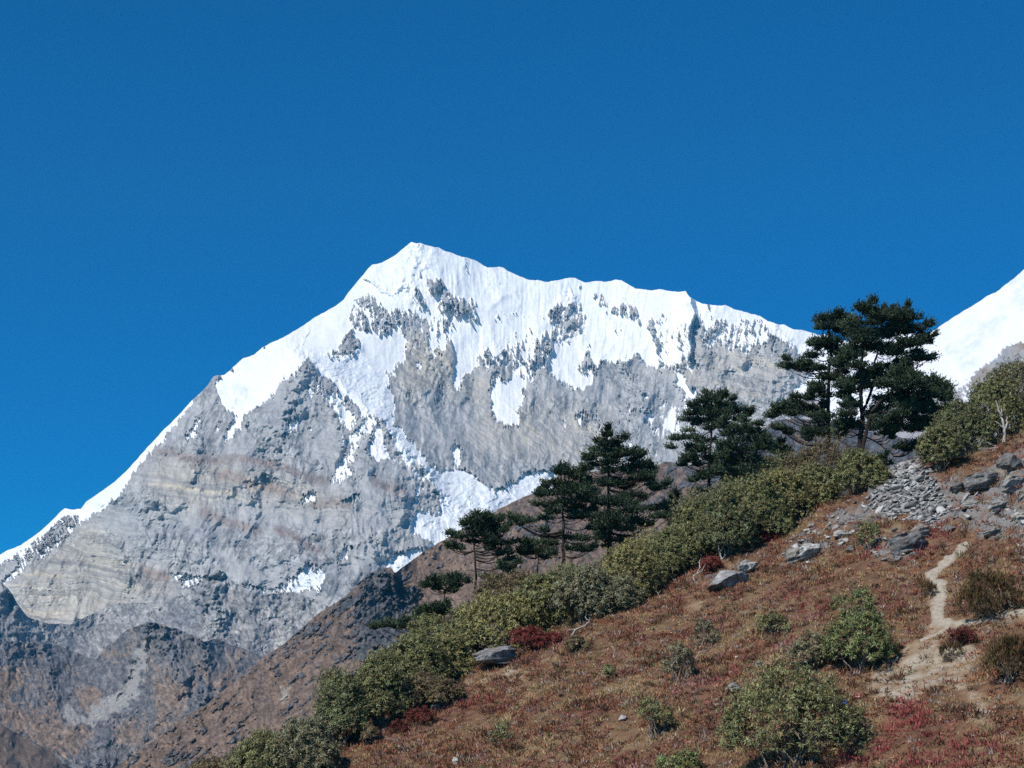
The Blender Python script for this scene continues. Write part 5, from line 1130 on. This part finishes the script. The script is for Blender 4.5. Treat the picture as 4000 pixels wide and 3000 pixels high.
for i, (x, y, w, h, lab, kw) in enumerate(ROCKS): make_rock(x, y, w, h, lab, i, **kw)

# loose slabs of the scree cone and the rubble around it
SCREE = Field(2800, 1600, 4300, 3000)
for v_, p in [(1, [(1310,150),(1370,165),(1480,220),(1590,290),(1610,380),(1740,490),(1650,600),(1560,650),(1420,620),(1250,600),(1140,520),(1040,470),(1130,390),(1220,300)]), (.12, [(1600,360),(1760,400),(1960,360),(2100,240),(2260,160),(2260,740),(1900,740),(1700,640)]), (.25, [(450,800),(900,480),(1150,480),(1100,640),(800,900),(500,950)]), (.25, [(1050,760),(1300,700),(1450,900),(1100,920)])]:
    SCREE.fill(tr(7, p), v_)
SCREE.blur(10)
def rubble():
    r = np.random.RandomState(77)
    n = 44000
    x = r.uniform(15, 52, n); y = r.uniform(100, 175, n)
    z = ground_z(x, y); a, b = project(np.stack([x, y, z], -1))
    w = SCREE(a, b)
    k = (r.rand(n) < w * .85) & (y < ridge_y(x) + 1.5) & (a > 2850) & (a < 4150)
    x, y, z, w = x[k], y[k], z[k], w[k]
    n = len(x)
    v0, f0 = ICO1
    big = r.rand(n) ** 3 * np.where(r.rand(n) < .05, 2.2, 1)
    S = np.c_[.07 + .26 * big, .055 + .18 * big, .025 + .08 * big] * (.8 + .5 * r.rand(n, 1))
    qa = r.rand(n) * 6.28; tx, ty_ = r.normal(.25, .35, n), r.normal(.2, .35, n)
    jit = 1 + .35 * r.normal(size=(n, len(v0), 1)).clip(-1, 1)
    V = np.sign(v0[None]) * np.abs(v0[None]) ** .6 * jit * S[:, None]
    c, s = np.cos(qa)[:, None], np.sin(qa)[:, None]
    X = V[..., 0] * c - V[..., 1] * s; Y = V[..., 0] * s + V[..., 1] * c; Z = V[..., 2] + X * tx[:, None] + Y * ty_[:, None]
    pile = .35 * np.maximum(0, w - .5) * r.rand(n)
    P = np.stack([X + x[:, None], Y + y[:, None], Z + (z + S[:, 2] * .4 + pile)[:, None]], -1)
    F = (f0[None] + (np.arange(n) * len(v0))[:, None, None]).reshape(-1, 3)
    g = r.uniform(.16, .46, n) ; g = np.where(r.rand(n) < .2, g * .45, g)
    C = np.repeat(np.c_[g, g * .985, g * .955], len(v0), 0)
    o = mesh_np("rubble", P.reshape(-1, 3), F, M_stone, col=C, smooth=False)
    tag(o, "cone of loose pale grey slabs and stones under the tall firs", "rubble", kind="stuff")
    return n
nr = rubble()

def dead_branch(lines, label, s, rad=.06, name="dead_branch", col=(.42, .39, .35), lift=.1, at=None):
    """bare bleached wood: each line is a list of sheet points; the first point stands on the soil, the rest rise from it"""
    r = np.random.RandomState(int(sum(map(sum, lines[0]))))
    L0 = tr(s, lines[0]) / K
    p, zr, D = hit(*(at if at is not None else L0[0])); m = K / FPX * D
    out = []
    for i, ln in enumerate(lines):
        q = tr(s, ln) / K
        X = (q[:, 0] - L0[0, 0]) * m; Z = (L0[0, 1] - q[:, 1]) * m
        t = np.linspace(0, 1, len(q)); tt = np.linspace(0, 1, len(q) * 3)
        X = np.interp(tt, t, X); Z = np.interp(tt, t, Z); Y = -.25 + .5 * np.cumsum(r.normal(0, .18, len(tt))) * .3 - .3 * tt * (1 if i % 2 else -.4)
        gz = ground_z(p[0] + X, p[1] + Y) - p[2]
        Z = np.maximum(Z, gz + .03) if lift else Z
        out.append((np.stack([X + .03 * r.normal(size=len(tt)), Y, Z], -1), np.linspace(rad, rad * .35, len(tt)) * (1 if i == 0 else .7)))
    v, f = tubes(out, 5)
    c = np.empty((len(v), 3)); c[:] = col; c *= (1 + .35 * fbm(v[:, 0] / .2, v[:, 2] / .2, 3, 490))[:, None]
    o = mesh_np(name, v, f, M_bark, col=np.clip(c, .02, .8)); o.location = p
    tag(o, label, "dead branch", "bare bleached wood on the slope")
    return o
dead_branch([[(2075,910),(2065,880),(2090,860),(2110,820),(2105,780),(2120,760)],[(2090,860),(2120,845),(2140,800)]], "twisted white stem below the crimson bush", 6, .07)
dead_branch([[(1310,1240),(1340,1200),(1400,1180),(1425,1150),(1440,1110)],[(1340,1200),(1290,1210)],[(1425,1150),(1400,1130),(1410,1100)]], "long bare bent branch lying at the thicket edge", 6, .07)
dead_branch([[(1578,1380),(1580,1340),(1565,1310),(1560,1290)],[(1580,1340),(1588,1310),(1590,1290)]], "small forked dead twig on the open slope", 6, .035)
dead_branch([[(35,900),(20,850),(10,800),(20,770)],[(20,850),(40,820),(55,780)],[(35,900),(60,860),(50,810)]], "cluster of white crooked stems under the dark-based shrub", 7, .08)
dead_branch([[(430,710),(400,660),(370,610),(340,570)],[(400,660),(380,600)]], "thin grey crooked stem at the thicket edge by the stony bank", 7, .04)
dead_branch([[(490,690),(460,655),(430,640)],[(490,690),(505,650),(512,620)]], "forked pale stem beside the thin crooked one", 7, .05)
dead_branch([[(610,640),(600,610),(590,590)],[(615,645),(635,600),(640,580)],[(620,640),(655,600)]], "spray of bleached twigs at the top of the stony bank", 7, .035)
dead_branch([[(1860,1010),(1850,980),(1835,965)],[(1860,1010),(1880,1020),(1890,1040)],[(1850,980),(1870,960)]], "little tangle of white twigs below the grey shrub", 6, .04)
dead_branch([[(2080,1380),(2100,1340),(2150,1330),(2170,1300)],[(2150,1330),(2140,1290)]], "pale twig caught in the sparse grey shrub", 6, .03)
dead_branch([[(1990,1425),(2000,1350),(1995,1280),(1985,1220),(1990,1160)],[(2000,1320),(1960,1290),(1925,1265)],[(2000,1340),(2025,1270),(2030,1220)],[(1985,1220),(1960,1180),(1940,1100)]], "white forked trunk in front of the right-hand thicket", 4, .16, "bare_tree", lift=0)
dead_branch([[(1950,1465),(1900,1440),(1840,1400),(1770,1375)],[(1900,1440),(1870,1450)]], "long white limb lying left of the white forked trunk", 4, .06)
dead_branch([[(1940,1470),(1890,1475),(1820,1470),(1790,1480)],[(1940,1490),(1890,1510),(1850,1500),(1800,1515)]], "white crooked limbs lying below the forked trunk", 4, .05)
dead_branch([[(1100,755),(1105,720),(1095,700)]], "short white twig below the brown bush", 9, .04)
# scraps caught in the largest shrub
def scrap(dx, dy, D_, w, h, col, label):
    r = np.random.RandomState(int(dx))
    u, ry, rz = [float(t) for t in ray(dx * K, dy * K)]
    m = K / FPX * D_
    g = np.linspace(-.5, .5, 9); A, B = np.meshgrid(g, g)
    wv = .12 * np.sin(A * 7 + r.rand() * 6) + .10 * np.cos(B * 6 + 1)
    P = np.stack([A * w * m + .08 * wv, wv * w * m, B * h * m * (1 - .5 * np.abs(A))], -1).reshape(-1, 3)
    P2 = P + np.array([0, .01, 0]); idx = np.arange(81).reshape(9, 9)
    F = np.stack([idx[:-1, :-1], idx[:-1, 1:], idx[1:, 1:], idx[1:, :-1]], -1).reshape(-1, 4)
    C = np.empty((162, 3)); C[:] = col
    o = mesh_np("cloth_scrap", np.concatenate([P, P2]), np.concatenate([F, F[:, ::-1] + 81]), M_cloth, col=C)
    o.location = (u * D_, ry * D_, rz * D_); tag(o, label, "litter", "scraps caught in the largest shrub")
dS = hit(1715, 1655)[2]
scrap(1825, 1516, dS - 3.2, 7, 8, (.05, .085, .25), "crumpled blue scrap caught in the largest shrub")
scrap(1853, 1502, dS - 3.0, 9, 8, (.55, .22, .18), "small faded pink scrap beside the blue one")
print("rocks", nr, time.time() - T0)

# low heath and grass tufts
def heath():
    r = np.random.RandomState(99)
    n = 104000
    x = r.uniform(-24, 72, n); y = r.uniform(78, 176, n)
    z = ground_z(x, y); a, b = project(np.stack([x, y, z], -1))
    k = (y < ridge_y(x) + 2) & (a > -200) & (a < 5300) & (b < 3160)
    bare = ZONE["bare"](a, b); rk = ZONE["rock"](a, b); sc = SCREE(a, b)
    n1 = fbm(x / 3.2, y / 3.2, 3, 501, .6); n2 = fbm(x / 9, y / 9, 3, 502)
    k &= r.rand(n) > np.clip(bare * .75 + .7 * n1 - .05, 0, .95); k &= r.rand(n) > np.clip(rk * .9 - .8 * n1, 0, .88); k &= r.rand(n) > sc * 2
    k &= n1 > -.46
    for C in PATHS:
        d = np.full(n, 1e9)
        for i in range(0, len(C), 3): d = np.minimum(d, (x - C[i, 0]) ** 2 + (y - C[i, 1]) ** 2)
        k &= d > .55 ** 2
    red = ZONE["red"](a, b)
    x, y, z, red, n1, n2 = [q[k] for q in (x, y, z, red, n1, n2)]; n = len(x)
    nb = 16
    size = (.16 + .16 * r.rand(n) + .26 * r.rand(n) ** 6 + .30 * n1.clip(-.3, .5)).clip(.10, .75)
    isg = r.rand(n) < .16 + .7 * fbm(x / 5, y / 5, 3, 505)                    # dry grass tussock
    pal = np.array([(.225, .105, .062), (.190, .088, .055), (.255, .140, .088), (.215, .105, .090), (.150, .110, .062), (.36, .26, .15), (.25, .175, .15), (.085, .052, .036)])
    zq = fbm(x / 4.5, y / 4.5, 4, 503, .6); zq2 = fbm(x / 1.6, y / 1.6, 3, 504, .6)     # drifts of one plant or another
    pi_ = np.where(zq > .16, 5, np.where(zq < -.20, 3, np.where(zq2 > .16, 2, np.where(zq2 < -.16, 7, np.where(zq > .03, 0, 1)))))
    pi_ = np.where(r.rand(n) < .14, r.randint(0, 8, n), pi_)
    size = size * np.where(pi_ == 7, 1.5, np.where(pi_ == 5, .8, 1)); isg = isg | ((pi_ == 5) & (r.rand(n) < .6))
    c = pal[pi_] * np.array((1.15, 1.06, 1.04)) * (1 + .22 * r.normal(size=(n, 1))).clip(.5, 1.7)
    c[isg] = np.array((.34, .24, .125)) * (1 + .2 * r.normal(size=(isg.sum(), 1))).clip(.6, 1.5)
    rd = r.rand(n) < np.clip(red * 1.05 + .35 * n1 - .18, 0, 1)
    c[rd] = (np.array((.25, .062, .062)) * (.55 + .45 * red[rd, None]) + np.array((.03, .016, .010))) * (1 + .22 * r.normal(size=(rd.sum(), 1))).clip(.5, 1.6)
    gr = (r.rand(n) < .05) & ~rd; c[gr] = (.12, .13, .055)
    gy_ = (r.rand(n) < .06) & ~rd; c[gy_] = (.34, .29, .26)
    el = np.where(isg[:, None], r.uniform(.7, 1.4, (n, nb)), r.uniform(.15, 1.35, (n, nb)))
    az = r.rand(n, nb) * 6.283
    d = np.stack([np.cos(el) * np.cos(az), np.cos(el) * np.sin(az), np.sin(el)], -1).reshape(-1, 3)
    b0 = np.repeat(np.stack([x, y, z - .03], -1), nb, 0) + np.c_[r.normal(0, .13, n * nb), r.normal(0, .13, n * nb), np.zeros(n * nb)] + d * np.repeat(size, nb)[:, None] * (.35 * r.rand(n * nb, 1))
    L = np.repeat(size, nb) * (.5 + .6 * r.rand(n * nb)); W = np.where(np.repeat(isg, nb), .028, .060) * (.6 + .8 * r.rand(n * nb))
    sd = unit(np.cross(d, r.normal(size=d.shape)))
    v, f, cc = blades(b0, d, sd, L, W, np.repeat(c, nb, 0) * (.75 + .5 * r.rand(n * nb, 1)))
    o = mesh_np("heath", v, f, M_heath, col=np.clip(cc, .008, .5), smooth=False)
    tag(o, "low rust brown and crimson heath with dry grass on the near slope", "heath", kind="stuff")
    return n
print("heath", heath(), time.time() - T0)
# ------------------------------------------------------------------ the air: one closed box round everything
def build_haze():
    bx = (-5200.0, 6500.0, -300.0, 9300.0, ZMIN - 1.0, 3150.0)
    v = np.array([(bx[i], bx[2 + j], bx[4 + k]) for i in (0, 1) for j in (0, 1) for k in (0, 1)], float)
    f = np.array([(0, 1, 3, 2), (4, 6, 7, 5), (0, 4, 5, 1), (2, 3, 7, 6), (0, 2, 6, 4), (1, 5, 7, 3)])
    m = bpy.data.materials.new("haze"); m.use_nodes = True
    n = m.node_tree.nodes; l = m.node_tree.links; n.clear()
    pv = n.new("ShaderNodeVolumePrincipled"); pv.inputs["Color"].default_value = (0.09, 0.55, 0.97, 1)
    pv.inputs["Density"].default_value = 3.7e-5; pv.inputs["Anisotropy"].default_value = 0.0
    o = n.new("ShaderNodeOutputMaterial"); l.new(pv.outputs[0], o.inputs["Volume"])
    h = mesh_np("haze", v, f, m, smooth=False)
    tag(h, "thin blue mountain haze between the viewer and the far peaks", "haze", kind="stuff")
ZMIN = min((o.matrix_world @ Vector(c)).z for o in scene.objects if o.type == 'MESH' for c in o.bound_box)
build_haze()
print("done", time.time() - T0)
